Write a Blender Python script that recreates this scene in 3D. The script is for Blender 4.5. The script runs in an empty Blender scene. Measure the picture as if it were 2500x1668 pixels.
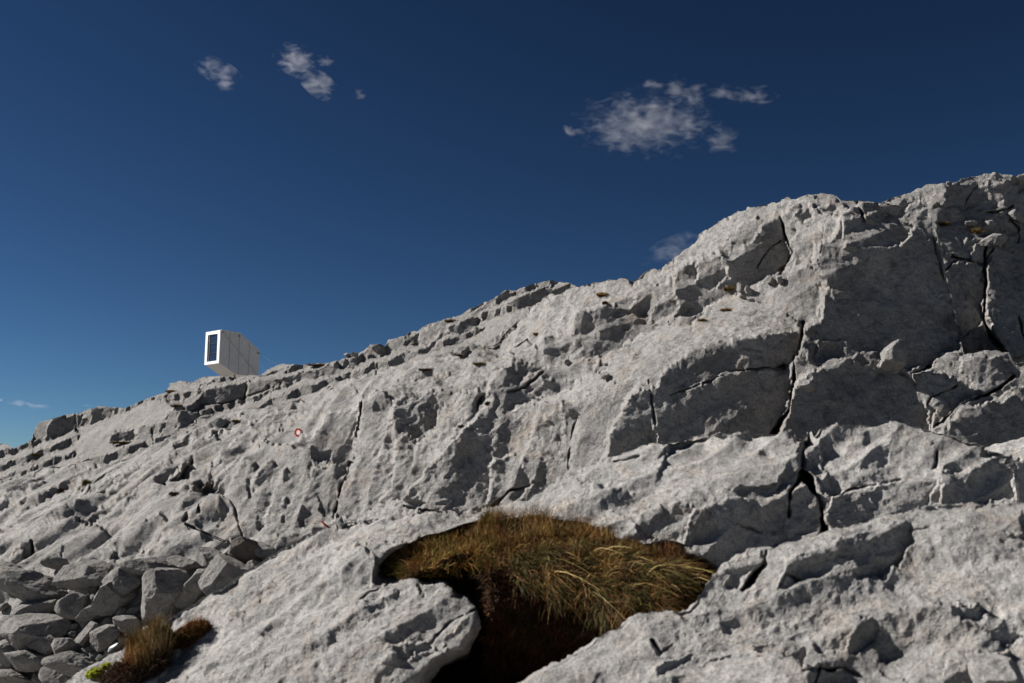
import bpy, math, random
import numpy as np
from mathutils import Vector
C = bpy.context.scene.collection
R = math.radians
# ------------------------------------------------------------------ camera
W0, H0 = 2500.0, 1668.0                      # the photograph's pixel frame
FOC = 35.0 / 36.0 * W0
PITCH = R(9.0)
CAM = np.array([0.0, 0.0, 0.0])
cd = bpy.data.cameras.new('camera'); cam = bpy.data.objects.new('camera', cd); C.objects.link(cam)
cd.lens = 35; cd.sensor_width = 36; cd.clip_start = 0.05; cd.clip_end = 20000
cam.location = CAM; cam.rotation_euler = (R(90) + PITCH, 0, 0)
cd.dof.use_dof = True; cd.dof.focus_distance = 20.0; cd.dof.aperture_fstop = 4.5
bpy.context.scene.camera = cam
# ------------------------------------------------------------------ sky and sun
SUN_EL, SUN_AZ = R(36), R(170)               # azimuth ccw from +X : light comes from the left
S = np.array([math.cos(SUN_EL) * math.cos(SUN_AZ), math.cos(SUN_EL) * math.sin(SUN_AZ), math.sin(SUN_EL)])
world = bpy.data.worlds.new('World'); bpy.context.scene.world = world; world.use_nodes = True
wn, wl = world.node_tree.nodes, world.node_tree.links
bg = wn['Background']; bg.inputs[1].default_value = 0.05
sky = wn.new('ShaderNodeTexSky'); sky.sky_type = 'NISHITA'; sky.sun_disc = False
sky.sun_elevation = SUN_EL; sky.sun_rotation = math.pi / 2 - SUN_AZ
sky.altitude = 3000; sky.air_density = 1.0; sky.dust_density = 0.1; sky.ozone_density = 3.0
hs = wn.new('ShaderNodeHueSaturation'); hs.inputs['Saturation'].default_value = 0.98; hs.inputs['Value'].default_value = 0.128; hs.inputs['Hue'].default_value = 0.491
gmn = wn.new('ShaderNodeGamma'); gmn.inputs[1].default_value = 1.7
wl.new(sky.outputs[0], gmn.inputs[0]); wl.new(gmn.outputs[0], hs.inputs['Color']); wl.new(hs.outputs[0], bg.inputs[0])
sd = bpy.data.lights.new('sun', 'SUN'); sd.energy = 5.0; sd.angle = R(0.5); sd.color = (1.0, 0.955, 0.90)
sun = bpy.data.objects.new('sun', sd); C.objects.link(sun)
sun.rotation_euler = Vector(S).to_track_quat('Z', 'Y').to_euler()
vs = bpy.context.scene.view_settings
vs.view_transform = 'Standard'; vs.look = 'None'; vs.exposure = 0.88; vs.gamma = 1.0
# ------------------------------------------------------------------ numeric helpers
rng = np.random.default_rng(7)
def ray(px, py):
    """direction with unit camera depth through a photo pixel, in world axes"""
    x = (np.asarray(px, float) - W0 / 2) / FOC; z = (H0 / 2 - np.asarray(py, float)) / FOC
    c, s = math.cos(PITCH), math.sin(PITCH)
    return np.stack([x, c - s * z, s + c * z], -1)
def at(px, py, d): return CAM + ray(px, py) * np.asarray(d, float)[..., None]
def project(P):
    Q = P - CAM; c, s = math.cos(PITCH), math.sin(PITCH)
    y = c * Q[..., 1] + s * Q[..., 2]; z = -s * Q[..., 1] + c * Q[..., 2]
    return W0 / 2 + FOC * Q[..., 0] / y, H0 / 2 - FOC * z / y, y
def _h(i, j, k, seed):
    n = (i * 374761393 + j * 668265263 + k * 2147483647 + seed * 1274126177).astype(np.uint32)
    n = (n ^ (n >> np.uint32(13))) * np.uint32(1274126177)
    n ^= n >> np.uint32(16); n = n * np.uint32(2246822519); n ^= n >> np.uint32(15)
    return n
def noise(P, seed=0):
    """3-D gradient noise in about -1..1"""
    P = np.asarray(P, np.float32); sh = P.shape[:-1]; P = P.reshape(-1, 3)
    I = np.floor(P).astype(np.int64); F = P - I; U = F * F * F * (F * (F * 6 - 15) + 10)
    out = np.zeros(len(P), np.float32)
    for dx in (0, 1):
        wx = U[:, 0] if dx else 1 - U[:, 0]
        for dy in (0, 1):
            wy = U[:, 1] if dy else 1 - U[:, 1]
            for dz in (0, 1):
                wz = U[:, 2] if dz else 1 - U[:, 2]
                h = _h(I[:, 0] + dx, I[:, 1] + dy, I[:, 2] + dz, seed)
                gx = (h & np.uint32(1023)).astype(np.float32) / 511.5 - 1
                gy = ((h >> np.uint32(10)) & np.uint32(1023)).astype(np.float32) / 511.5 - 1
                gz = ((h >> np.uint32(20)) & np.uint32(1023)).astype(np.float32) / 511.5 - 1
                out += wx * wy * wz * (gx * (F[:, 0] - dx) + gy * (F[:, 1] - dy) + gz * (F[:, 2] - dz))
    return (out * 1.3).reshape(sh)
def fbm(P, octs=4, seed=0, gain=0.5):
    o = 0; a = 1.0
    for k in range(octs):
        o = o + a * noise(P * (2.0 ** k) + 17.3 * k, seed + k); a *= gain
    return o
def cells(P, seed=0):
    """worley F1, F2 and a random value of the nearest cell"""
    P = np.asarray(P, np.float32); sh = P.shape[:-1]; P = P.reshape(-1, 3)
    I = np.floor(P).astype(np.int64); n = len(P)
    f1 = np.full(n, 9., np.float32); f2 = f1.copy(); v = np.zeros(n, np.float32)
    for dx in (-1, 0, 1):
        for dy in (-1, 0, 1):
            for dz in (-1, 0, 1):
                h = _h(I[:, 0] + dx, I[:, 1] + dy, I[:, 2] + dz, seed)
                q = np.stack([I[:, 0] + dx + (h & np.uint32(1023)) / 1023., I[:, 1] + dy + ((h >> np.uint32(10)) & np.uint32(1023)) / 1023.,
                              I[:, 2] + dz + ((h >> np.uint32(20)) & np.uint32(1023)) / 1023.], -1).astype(np.float32)
                d = np.sqrt(((P - q) ** 2).sum(1)); r = ((h >> np.uint32(7)) & np.uint32(255)) / 255.
                near = d < f1
                f2 = np.where(near, f1, np.minimum(f2, d)); v = np.where(near, r, v); f1 = np.where(near, d, f1)
    return f1.reshape(sh), f2.reshape(sh), v.reshape(sh)
def inside(poly, X, Y):
    m = np.zeros(X.shape, bool); n = len(poly)
    for a in range(n):
        x0, y0 = poly[a]; x1, y1 = poly[(a + 1) % n]
        if y0 == y1: continue
        c = (Y < y0) != (Y < y1)
        m ^= c & (X < (x1 - x0) * (Y - y0) / (y1 - y0) + x0)
    return m
def dist_line(line, X, Y):
    d = np.full(X.shape, 1e9)
    for (x0, y0), (x1, y1) in zip(line[:-1], line[1:]):
        vx, vy = x1 - x0, y1 - y0; t = np.clip(((X - x0) * vx + (Y - y0) * vy) / (vx * vx + vy * vy + 1e-9), 0, 1)
        d = np.minimum(d, np.hypot(X - x0 - t * vx, Y - y0 - t * vy))
    return d
def box(a, r):
    """cheap blur: three box passes"""
    for _ in range(3):
        for ax in (0, 1):
            p = np.concatenate([np.repeat(np.take(a, [0], ax), r + 1, ax), a, np.repeat(np.take(a, [-1], ax), r, ax)], ax)
            c = np.cumsum(p, ax); n = a.shape[ax]
            a = (np.take(c, np.arange(2 * r + 1, 2 * r + 1 + n), ax) - np.take(c, np.arange(0, n), ax)) / (2 * r + 1)
    return a
def tps(pts):
    """thin-plate interpolation of log distance through (px, py, metres)"""
    p = np.array(pts, float); X = p[:, :2] / 1000; n = len(X)
    def U(r2): return r2 * np.log(r2 + 1e-9)
    K = U(((X[:, None] - X[None]) ** 2).sum(-1)) + np.eye(n) * 0.004
    A = np.zeros((n + 3, n + 3)); A[:n, :n] = K; A[:n, n] = A[n, :n] = 1; A[:n, n + 1:] = X; A[n + 1:, :n] = X.T
    w = np.linalg.solve(A, np.concatenate([np.log(p[:, 2]), [0, 0, 0]]))
    def f(px, py):
        q = np.stack([np.asarray(px, float), np.asarray(py, float)], -1) / 1000
        o = w[n] + q[..., 0] * w[n + 1] + q[..., 1] * w[n + 2]
        for i in range(n): o = o + w[i] * U(((q - X[i]) ** 2).sum(-1))
        return o
    return f
def poisson(gx, gz, wt, lam, h, iters=45):
    """surface whose gradient follows (gx, gz); where the weight is low it may step, and it is pulled to zero over about 1/sqrt(lam) pixels"""
    ny, nx = gx.shape
    wx, wy = wt
    ky = 2 * np.pi * np.fft.fftfreq(2 * ny)[:, None]; kx = 2 * np.pi * np.fft.rfftfreq(2 * nx)[None]
    wm = float(wx.mean()); den = wm * (4 - 2 * np.cos(kx) - 2 * np.cos(ky)) / h / h + lam
    def pre(r):
        E = np.concatenate([r, r[:, ::-1]], 1); E = np.concatenate([E, E[::-1]], 0)
        return np.fft.irfft2(np.fft.rfft2(E) / den, s=E.shape)[:ny, :nx]
    def adj(ax, ay):
        o = np.zeros((ny, nx)); o[:, 1:] += ax; o[:, :-1] -= ax; o[1:] += ay; o[:-1] -= ay; return o / h
    def A(u): return adj(wx * (u[:, 1:] - u[:, :-1]) / h, wy * (u[1:] - u[:-1]) / h) + lam * u
    bb = adj(wx * 0.5 * (gx[:, :-1] + gx[:, 1:]), wy * 0.5 * (gz[:-1] + gz[1:]))
    u = pre(bb); r = bb - A(u); z = pre(r); p = z; rz = (r * z).sum()
    for _ in range(iters):
        if not rz > 1e-22: break
        Ap = A(p); al = rz / (p * Ap).sum(); u = u + al * p; r = r - al * Ap; z = pre(r); r2 = (r * z).sum()
        p = z + r2 / rz * p; rz = r2
    return u
def tag(o, label=None, cat=None, group=None, kind=None):
    if label: o['label'] = label
    if cat: o['category'] = cat
    if group: o['group'] = group
    if kind: o['kind'] = kind
    return o
def mesh_np(name, V, faces4, mat, parent=None, smooth=True):
    me = bpy.data.meshes.new(name); V = np.ascontiguousarray(V, np.float32); F = np.ascontiguousarray(faces4, np.int32)
    k = F.shape[1]
    me.vertices.add(len(V)); me.vertices.foreach_set('co', V.ravel())
    me.loops.add(F.size); me.loops.foreach_set('vertex_index', F.ravel())
    me.polygons.add(len(F)); me.polygons.foreach_set('loop_start', np.arange(0, F.size, k, dtype=np.int32))
    me.polygons.foreach_set('loop_total', np.full(len(F), k, np.int32))
    if smooth: me.polygons.foreach_set('use_smooth', np.ones(len(F), bool))
    me.materials.append(mat); me.update(calc_edges=True)
    o = bpy.data.objects.new(name, me); C.objects.link(o)
    if parent: o.parent = parent
    return o
def mesh_py(name, V, F, mat, parent=None, smooth=False):
    me = bpy.data.meshes.new(name); me.from_pydata([tuple(map(float, v)) for v in V], [], F); me.materials.append(mat)
    if smooth: me.polygons.foreach_set('use_smooth', [True] * len(F))
    me.update(); o = bpy.data.objects.new(name, me); C.objects.link(o)
    if parent: o.parent = parent
    return o
def empty(name, loc):
    o = bpy.data.objects.new(name, None); o.location = tuple(loc); C.objects.link(o); return o
def child_fix(o, root):
    """keep world-space mesh data under an empty that is not at the origin"""
    o.data.transform(root.matrix_world.inverted() if False else __import__('mathutils').Matrix.Translation(-root.location)); return o
# ------------------------------------------------------------------ materials
def rock_material(name, tint=(0.40, 0.385, 0.365), bump=1.0, scale=1.0, spots=1.0, stain=1.0):
    m = bpy.data.materials.new(name); m.use_nodes = True; n, l = m.node_tree.nodes, m.node_tree.links
    b = n['Principled BSDF']; b.inputs['Roughness'].default_value = 0.92
    b.inputs['Specular IOR Level'].default_value = 0.2
    tc = n.new('ShaderNodeTexCoord')
    def tex(sc, det, rough, dist=0.0):
        t = n.new('ShaderNodeTexNoise'); t.inputs['Scale'].default_value = sc * scale; t.inputs['Detail'].default_value = det
        t.inputs['Roughness'].default_value = rough; t.inputs['Distortion'].default_value = dist
        l.new(tc.outputs['Object'], t.inputs['Vector']); return t
    def ramp(src, stops):
        r = n.new('ShaderNodeValToRGB'); e = r.color_ramp.elements
        e[0].position, e[0].color = stops[0][0], (*stops[0][1], 1); e[1].position, e[1].color = stops[-1][0], (*stops[-1][1], 1)
        for p, c in stops[1:-1]:
            q = e.new(p); q.color = (*c, 1)
        l.new(src, r.inputs[0]); return r
    def mul(a, k): return tuple(min(1, x * k) for x in a)
    t1 = tex(0.9, 6, 0.62, 0.4)
    r1 = ramp(t1.outputs[0], [(0.28, mul(tint, 0.66)), (0.44, mul(tint, 0.9)), (0.56, mul(tint, 1.03)), (0.72, mul(tint, 1.2))])
    t2 = tex(7.0, 8, 0.7)
    r2 = ramp(t2.outputs[0], [(0.33, (0.45, 0.45, 0.46)), (0.47, (0.92, 0.92, 0.92)), (0.6, (1.1, 1.09, 1.07)), (0.7, (1.22, 1.2, 1.16))])
    mx = n.new('ShaderNodeMixRGB'); mx.blend_type = 'MULTIPLY'; mx.inputs[0].default_value = 0.9
    l.new(r1.outputs[0], mx.inputs[1]); l.new(r2.outputs[0], mx.inputs[2])
    t3 = tex(2.3, 5, 0.6, 0.8)                     # warm ochre staining
    r3 = ramp(t3.outputs[0], [(0.52, (0, 0, 0)), (0.72, (0.55 * stain,) * 3)])
    mw = n.new('ShaderNodeMixRGB'); mw.inputs[2].default_value = (tint[0] * 1.08, tint[1] * 0.93, tint[2] * 0.80, 1)
    l.new(r3.outputs[0], mw.inputs[0]); l.new(mx.outputs[0], mw.inputs[1])
    t4 = tex(21.0, 4, 0.65)                        # dark lichen specks
    r4 = ramp(t4.outputs[0], [(0.60, (0, 0, 0)), (0.74, (0.6 * spots,) * 3)])
    md = n.new('ShaderNodeMixRGB'); md.inputs[2].default_value = (0.13, 0.13, 0.135, 1)
    l.new(r4.outputs[0], md.inputs[0]); l.new(mw.outputs[0], md.inputs[1])
    t5 = tex(38.0, 5, 0.8)                         # gritty weathering
    r5 = ramp(t5.outputs[0], [(0.36, (0.50, 0.50, 0.51)), (0.5, (1, 1, 1)), (0.64, (1.25, 1.24, 1.22))])
    mg = n.new('ShaderNodeMixRGB'); mg.blend_type = 'MULTIPLY'; mg.inputs[0].default_value = 0.75
    l.new(md.outputs[0], mg.inputs[1]); l.new(r5.outputs[0], mg.inputs[2])
    l.new(mg.outputs[0], b.inputs['Base Color'])
    prev = None
    for sc, det, strn, dis in ((3.0, 8, 0.7, 0.14), (12.0, 9, 1.0, 0.07), (45.0, 8, 1.0, 0.025)):
        t = tex(sc, det, 0.68, 0.2); bp = n.new('ShaderNodeBump'); bp.inputs['Strength'].default_value = min(1, strn * bump)
        bp.inputs['Distance'].default_value = dis / scale * bump
        l.new(t.outputs[0], bp.inputs['Height'])
        if prev: l.new(prev.outputs[0], bp.inputs['Normal'])
        prev = bp
    l.new(prev.outputs[0], b.inputs['Normal'])
    return m
def plain(name, col, rough=0.7, metal=0.0, var=0.0, sc=20, spec=0.3, two=None):
    m = bpy.data.materials.new(name); m.use_nodes = True; n, l = m.node_tree.nodes, m.node_tree.links
    b = n['Principled BSDF']; b.inputs['Roughness'].default_value = rough; b.inputs['Metallic'].default_value = metal
    b.inputs['Specular IOR Level'].default_value = spec
    t = n.new('ShaderNodeTexNoise'); t.inputs['Scale'].default_value = sc; t.inputs['Detail'].default_value = 5
    tc = n.new('ShaderNodeTexCoord'); l.new(tc.outputs['Object'], t.inputs['Vector'])
    r = n.new('ShaderNodeValToRGB'); e = r.color_ramp.elements
    c2 = two if two else tuple(c * (1 + var) for c in col); c1 = col if two else tuple(c * (1 - var) for c in col)
    e[0].position, e[0].color = 0.35, (*c1, 1); e[1].position, e[1].color = 0.65, (*c2, 1)
    l.new(t.outputs[0], r.inputs[0]); l.new(r.outputs[0], b.inputs['Base Color'])
    return m
M_far = rock_material('far_limestone', (0.33, 0.321, 0.311), bump=1.5, scale=0.5)
M_mid = rock_material('limestone', (0.39, 0.38, 0.37), bump=1.2, scale=1.0)
M_near = rock_material('near_limestone', (0.44, 0.43, 0.418), bump=1.0, scale=2.6, spots=1.1)
M_rub = rock_material('shaded_rubble_limestone', (0.25, 0.242, 0.232), bump=1.0, scale=2.0)  # lowered tint paints the gully's shade into the stones' colour
M_brown = rock_material('brown_limestone', (0.16, 0.14, 0.125), bump=1.0, scale=2.0)
# ------------------------------------------------------------------ terrain sheets
N = dict(L=(-.50, -.52, .69), T=(-.22, -.42, .88), W=(-.02, -.98, .16), V=(-.31, -.92, .22), R=(.40, -.90, .10),
         Q=(.40, -.72, .56), U=(.12, -.95, -.30), D=(-.30, -.66, .69), X=(.70, -.70, .1), Z=(-.8, -.5, .3), B=(.05, -.75, .66), M=(-.31, -.84, .44))
SHEETS = []
def sheet(name, top, bottom, base, default, facets=(), cracks=(), pits=(), xr=(-450, 2950), step=2.5, lam=1 / 320. ** 2,
          warp=(60, 9), soft=2, lmax=2.5, lmin=0.08, amp=0.085, mat=None, depth_scale=1.0, custom=None, groove=None,
          back=6.0, jag=1.0, pitty=0.0, comp=(0.4, 12.0), edge=0.02, h=4.0, octw=(.5, .5, .55, .8, 1.0), level=False, roll=None, cw=1.0, calm=None):
    xs = np.arange(xr[0], xr[1] + 1, h)
    tp = np.array(top, float); bt = np.array(bottom, float)
    ys = np.arange(min(tp[:, 1].min(), bt[:, 1].min()) - 60, bt[:, 1].max() + 60, h)
    X, Y = np.meshgrid(xs, ys)
    f = tps(base); LB = math.log(comp[1]) + comp[0] * (f(X, Y) - math.log(comp[1]))
    # facet boundaries wander a little, so no edge is ruler straight
    Q = np.stack([X / warp[0], Y / warp[0], np.zeros_like(X)], -1)
    wx = X + warp[1] * fbm(Q, 4, 11, .6); wy = Y + warp[1] * fbm(Q + 31.7, 4, 12, .6)
    n = np.zeros(X.shape + (3,)); n[:] = N[default]
    if custom is not None: custom(n, X, Y, wx, wy)
    for key, poly in facets:
        m = inside(poly, wx, wy); n[m] = N[key]
    n /= np.linalg.norm(n, axis=-1, keepdims=True)
    wt = (np.where(np.abs(np.diff(n, axis=1)).sum(-1) > .05, edge, 1.0), np.where(np.abs(np.diff(n, axis=0)).sum(-1) > .05, edge, 1.0))
    n = np.stack([box(n[..., i], soft) for i in range(3)], -1)
    if roll: n = (1 - roll[0]) * n + roll[0] * np.stack([box(n[..., i], roll[1]) for i in range(3)], -1)
    n /= np.linalg.norm(n, axis=-1, keepdims=True)
    c, s = math.cos(PITCH), math.sin(PITCH)          # to camera axes
    nc = np.stack([n[..., 0], c * n[..., 1] + s * n[..., 2], -s * n[..., 1] + c * n[..., 2]], -1)
    rx, rz = (X - W0 / 2) / FOC, (H0 / 2 - Y) / FOC
    dot = -(nc[..., 0] * rx + nc[..., 1] + nc[..., 2] * rz); dot = np.maximum(dot, 0.16)
    gx = nc[..., 0] / dot / FOC; gy = -nc[..., 2] / dot / FOC    # d ln D / d px, d py
    bx = np.gradient(LB, h, axis=1); by = np.gradient(LB, h, axis=0)
    L = LB + poisson(gx - bx, gy - by, wt, lam, h)
    for poly, dm, sf in pits:                        # hollows (dm > 0) and bosses (dm < 0), metres
        m = box(inside(poly, wx, wy).astype(float), sf); L += np.log1p(np.maximum(dm * m / np.exp(L), -0.6))
    # resample between the two border curves
    xm = np.concatenate([np.arange(xr[0], -20, 8.), np.arange(max(-20, xr[0]), min(2520, xr[1]), step), np.arange(2520, xr[1], 8.)]) if xr[0] < -20 or xr[1] > 2520 else np.arange(xr[0], xr[1], step)
    ty = np.interp(xm, tp[:, 0], tp[:, 1]); by_ = np.interp(xm, bt[:, 0], bt[:, 1])
    ty = ty + jag * (4 * noise(np.stack([xm / 23, 0 * xm, 0 * xm + 3.1], -1)) + 2.5 * noise(np.stack([xm / 8, 0 * xm, 0 * xm], -1)))
    if level:                                        # level rows, clipped at the crest: no sheared faces where the crest is steep
        yy = np.arange(ty.min(), by_.max() + step, step)[:, None]; PX = np.repeat(xm[None], len(yy), 0); PY = np.clip(yy, ty, by_)
    else:
        nv = int(max(by_ - ty) / step) + 2; v = np.linspace(0, 1, nv)
        PX = np.repeat(xm[None], nv, 0); PY = ty + (by_ - ty) * v[:, None]
    fi = (PX - xs[0]) / h; fj = (PY - ys[0]) / h
    i0 = np.clip(fi.astype(int), 0, len(xs) - 2); j0 = np.clip(fj.astype(int), 0, len(ys) - 2); fi = np.clip(fi - i0, 0, 1); fj = np.clip(fj - j0, 0, 1)
    LL = (L[j0, i0] * (1 - fi) * (1 - fj) + L[j0, i0 + 1] * fi * (1 - fj) + L[j0 + 1, i0] * (1 - fi) * fj + L[j0 + 1, i0 + 1] * fi * fj)
    qx = PX + warp[1] * .35 * fbm(np.stack([PX / 25, PY / 25, 0 * PX], -1), 3, 21); qy = PY + warp[1] * .35 * fbm(np.stack([PX / 25, PY / 25, 0 * PX + 9], -1), 3, 22)
    crk = noise(np.stack([PX / 37, PY / 37, 0 * PX + 4], -1), 31); crk2 = noise(np.stack([PX / 60, PY / 60, 0 * PX + 4], -1), 32)
    for line, w, dm in cracks:
        d = dist_line(line, qx, qy); wv = cw * w * np.clip(0.55 + 0.9 * crk, 0.12, 1.5)
        LL += dm * np.clip(0.5 + 1.1 * crk2, 0.1, 1.0) * np.exp(-(d / wv) ** 2) / np.exp(LL)
    P = at(PX, PY, np.exp(LL) * depth_scale)
    # roll the crest over: the last rows curve away behind
    dd = (PY - ty); P[..., :] += 0
    # backside rows
    D = np.exp(LL[0]) * depth_scale; rows = []
    hz = ray(xm, ty); hz[:, 2] = 0; hz /= np.linalg.norm(hz, axis=1, keepdims=True)
    for t in (0.02, 0.05, 0.1, 0.2, 0.35, 0.6, 1.0):
        q = P[0] + hz * (t * back)[..., None] if np.ndim(back) else P[0] + hz * (t * back)
        q = q.copy(); q[:, 2] -= back * (0.10 * t + 0.9 * t * t) + 0.012 * D * min(1, t * 5); rows.append(q)
    P = np.concatenate([np.array(rows[::-1]), P], 0)
    # relief in metres along the normal
    du = np.gradient(P, axis=1); dv = np.gradient(P, axis=0); nn = np.cross(dv, du); nn /= np.linalg.norm(nn, axis=-1, keepdims=True) + 1e-12
    nn = np.stack([box(nn[..., i], 4) for i in range(3)], -1); nn /= np.linalg.norm(nn, axis=-1, keepdims=True) + 1e-12
    o = np.zeros(P.shape[:2]); lamb = lmax; k = 0
    mod = 0.55 + 0.9 * np.clip(0.5 + fbm(P / (lmax * 1.3), 2, 77), 0, 1)      # smooth places and rough places
    while lamb > lmin:
        q = P / lamb
        a = noise(q, 40 + k)
        if k % 2 == 0: a = 1.1 * (0.35 - np.abs(a)) * 1.6                      # sharp crests and creases
        o += amp * lamb * (lmax / lamb) ** 0.27 * a * (mod if k > 0 else 1.0) * octw[min(k, len(octw) - 1)]
        lamb *= 0.5; k += 1
    if calm: o *= 1 - calm[1] * np.clip((calm[0] - project(P)[0]) / 200, 0, 1)
    if groove:
      for (gxx, gzz), wl_, ga, x0_, x1_ in groove:                               # solution runnels
        pxx, _, _ = project(P); gw = np.clip((pxx - x0_) / 150, 0, 1) * np.clip((x1_ - pxx) / 150, 0, 1)
        ax = P[..., 0] * gxx + P[..., 2] * gzz; ac = -P[..., 0] * gzz + P[..., 2] * gxx
        g = noise(np.stack([ax / (wl_ * 7), ac / wl_, P[..., 1] / (wl_ * 3)], -1), 91)
        g2 = noise(np.stack([ax / (wl_ * 1.6), ac / (wl_ * .4), P[..., 1] / (wl_ * 3)], -1), 92)
        o += gw * ga * (-np.abs(g) * 1.5 + 0.35 * g2)
    if pitty:
        q = P / pitty; f1, _, rv = cells(q + 0.25 * np.stack([noise(q * 2, 5), noise(q * 2, 6), noise(q * 2, 7)], -1), 5)
        o -= 0.22 * pitty * np.clip(1 - f1 / 0.42, 0, 1) ** 0.7 * (rv > 0.86)
    P = P + nn * o[..., None]
    ny, nx = P.shape[:2]; idx = np.arange(ny * nx).reshape(ny, nx)
    F = np.stack([idx[1:, :-1], idx[1:, 1:], idx[:-1, 1:], idx[:-1, :-1]], -1).reshape(-1, 4)
    if level:
        pf = np.concatenate([np.repeat(ty[None] - 1e3, 7, 0) + np.arange(7)[:, None], PY], 0).reshape(-1); q = pf[F]; F = F[(q.max(1) - q.min(1)) > 1e-6]
    ob = mesh_np(name, P.reshape(-1, 3), F, mat)
    tag(ob, kind='structure')
    V = P[7:].reshape(-1, 3); a, b_, d = project(V); SHEETS.append((name, V, a, b_, d, nn[7:].reshape(-1, 3)))
    return ob
def hit(px, py, only=None, r=4.0):
    best = None
    for nm, V, a, b, d, nn in SHEETS:
        if only and nm not in only: continue
        m = np.nonzero((np.abs(a - px) < r) & (np.abs(b - py) < r))[0]
        if not len(m): continue
        k = m[np.argmin(((a[m] - px) ** 2 + (b[m] - py) ** 2) * 0.02 + d[m] * (30 / d[m].min()))]
        if best is None or d[k] < best[2]: best = (V[k], nn[k], d[k])
    if best is None: return hit(px, py, only, r * 2) if r < 100 else (at(px, py, np.array(10.)), np.array([0, -1, 0.]), 10.)
    return best
def strata(n, X, Y, wx, wy):
    """stepped beds, each broken into blocks"""
    dip = 0.34
    s = wy + dip * wx
    th = 34.0
    b = s / th + 0.35 * noise(np.stack([X / 300, Y / 300, 0 * X], -1), 3); k = np.floor(b); p = b - k
    cx = (wx + 40 * np.sin(k * 12.9)) / (46 + 18 * np.sin(k * 3.1)); ci = np.floor(cx); q = cx - ci
    r = np.abs(np.sin(k * 78.2 + ci * 37.7)) % 1
    n[p < 0.30] = N['T']; fr = p >= 0.30
    n[fr & (q < 0.35)] = N['V']; n[fr & (q >= 0.35)] = N['W']; n[fr & (q >= 0.45) & (r > 0.45)] = N['R']
    n[fr & (q > 0.93) & (r > 0.3)] = N['X']; n[p > 0.93] = N['U']
topA = [(-450, 1275), (-120, 1170), (-40, 1100), (0, 1085), (20, 1087), (32, 1096), (60, 1085), (78, 1074), (84, 1050), (98, 1034), (130, 1023), (180, 1010), (186, 1013),
        (212, 1003), (242, 993), (275, 996), (300, 999), (330, 985), (370, 972), (408, 956), (415, 938), (440, 931), (470, 935), (490, 925), (506, 920), (540, 920),
        (570, 921), (632, 916), (650, 908), (665, 900), (690, 890), (720, 890), (745, 893), (800, 887), (830, 883), (852, 870), (870, 868), (890, 857), (905, 843), (925, 843),
        (940, 846), (948, 832), (990, 822), (1003, 810), (1020, 810), (1032, 800), (1060, 790), (1090, 781), (1130, 770), (1148, 756), (1170, 744), (1200, 728),
        (1240, 710), (1262, 712), (1270, 703), (1300, 695), (1320, 688), (1345, 685), (1390, 693), (1412, 702), (1500, 720), (1800, 760)]
botA = [(-450, 1420), (0, 1260), (110, 1225), (260, 1210), (400, 1150), (480, 1105), (600, 1080), (760, 1030), (930, 975), (1090, 940), (1215, 910), (1290, 840), (1400, 790), (1800, 860)]
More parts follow.
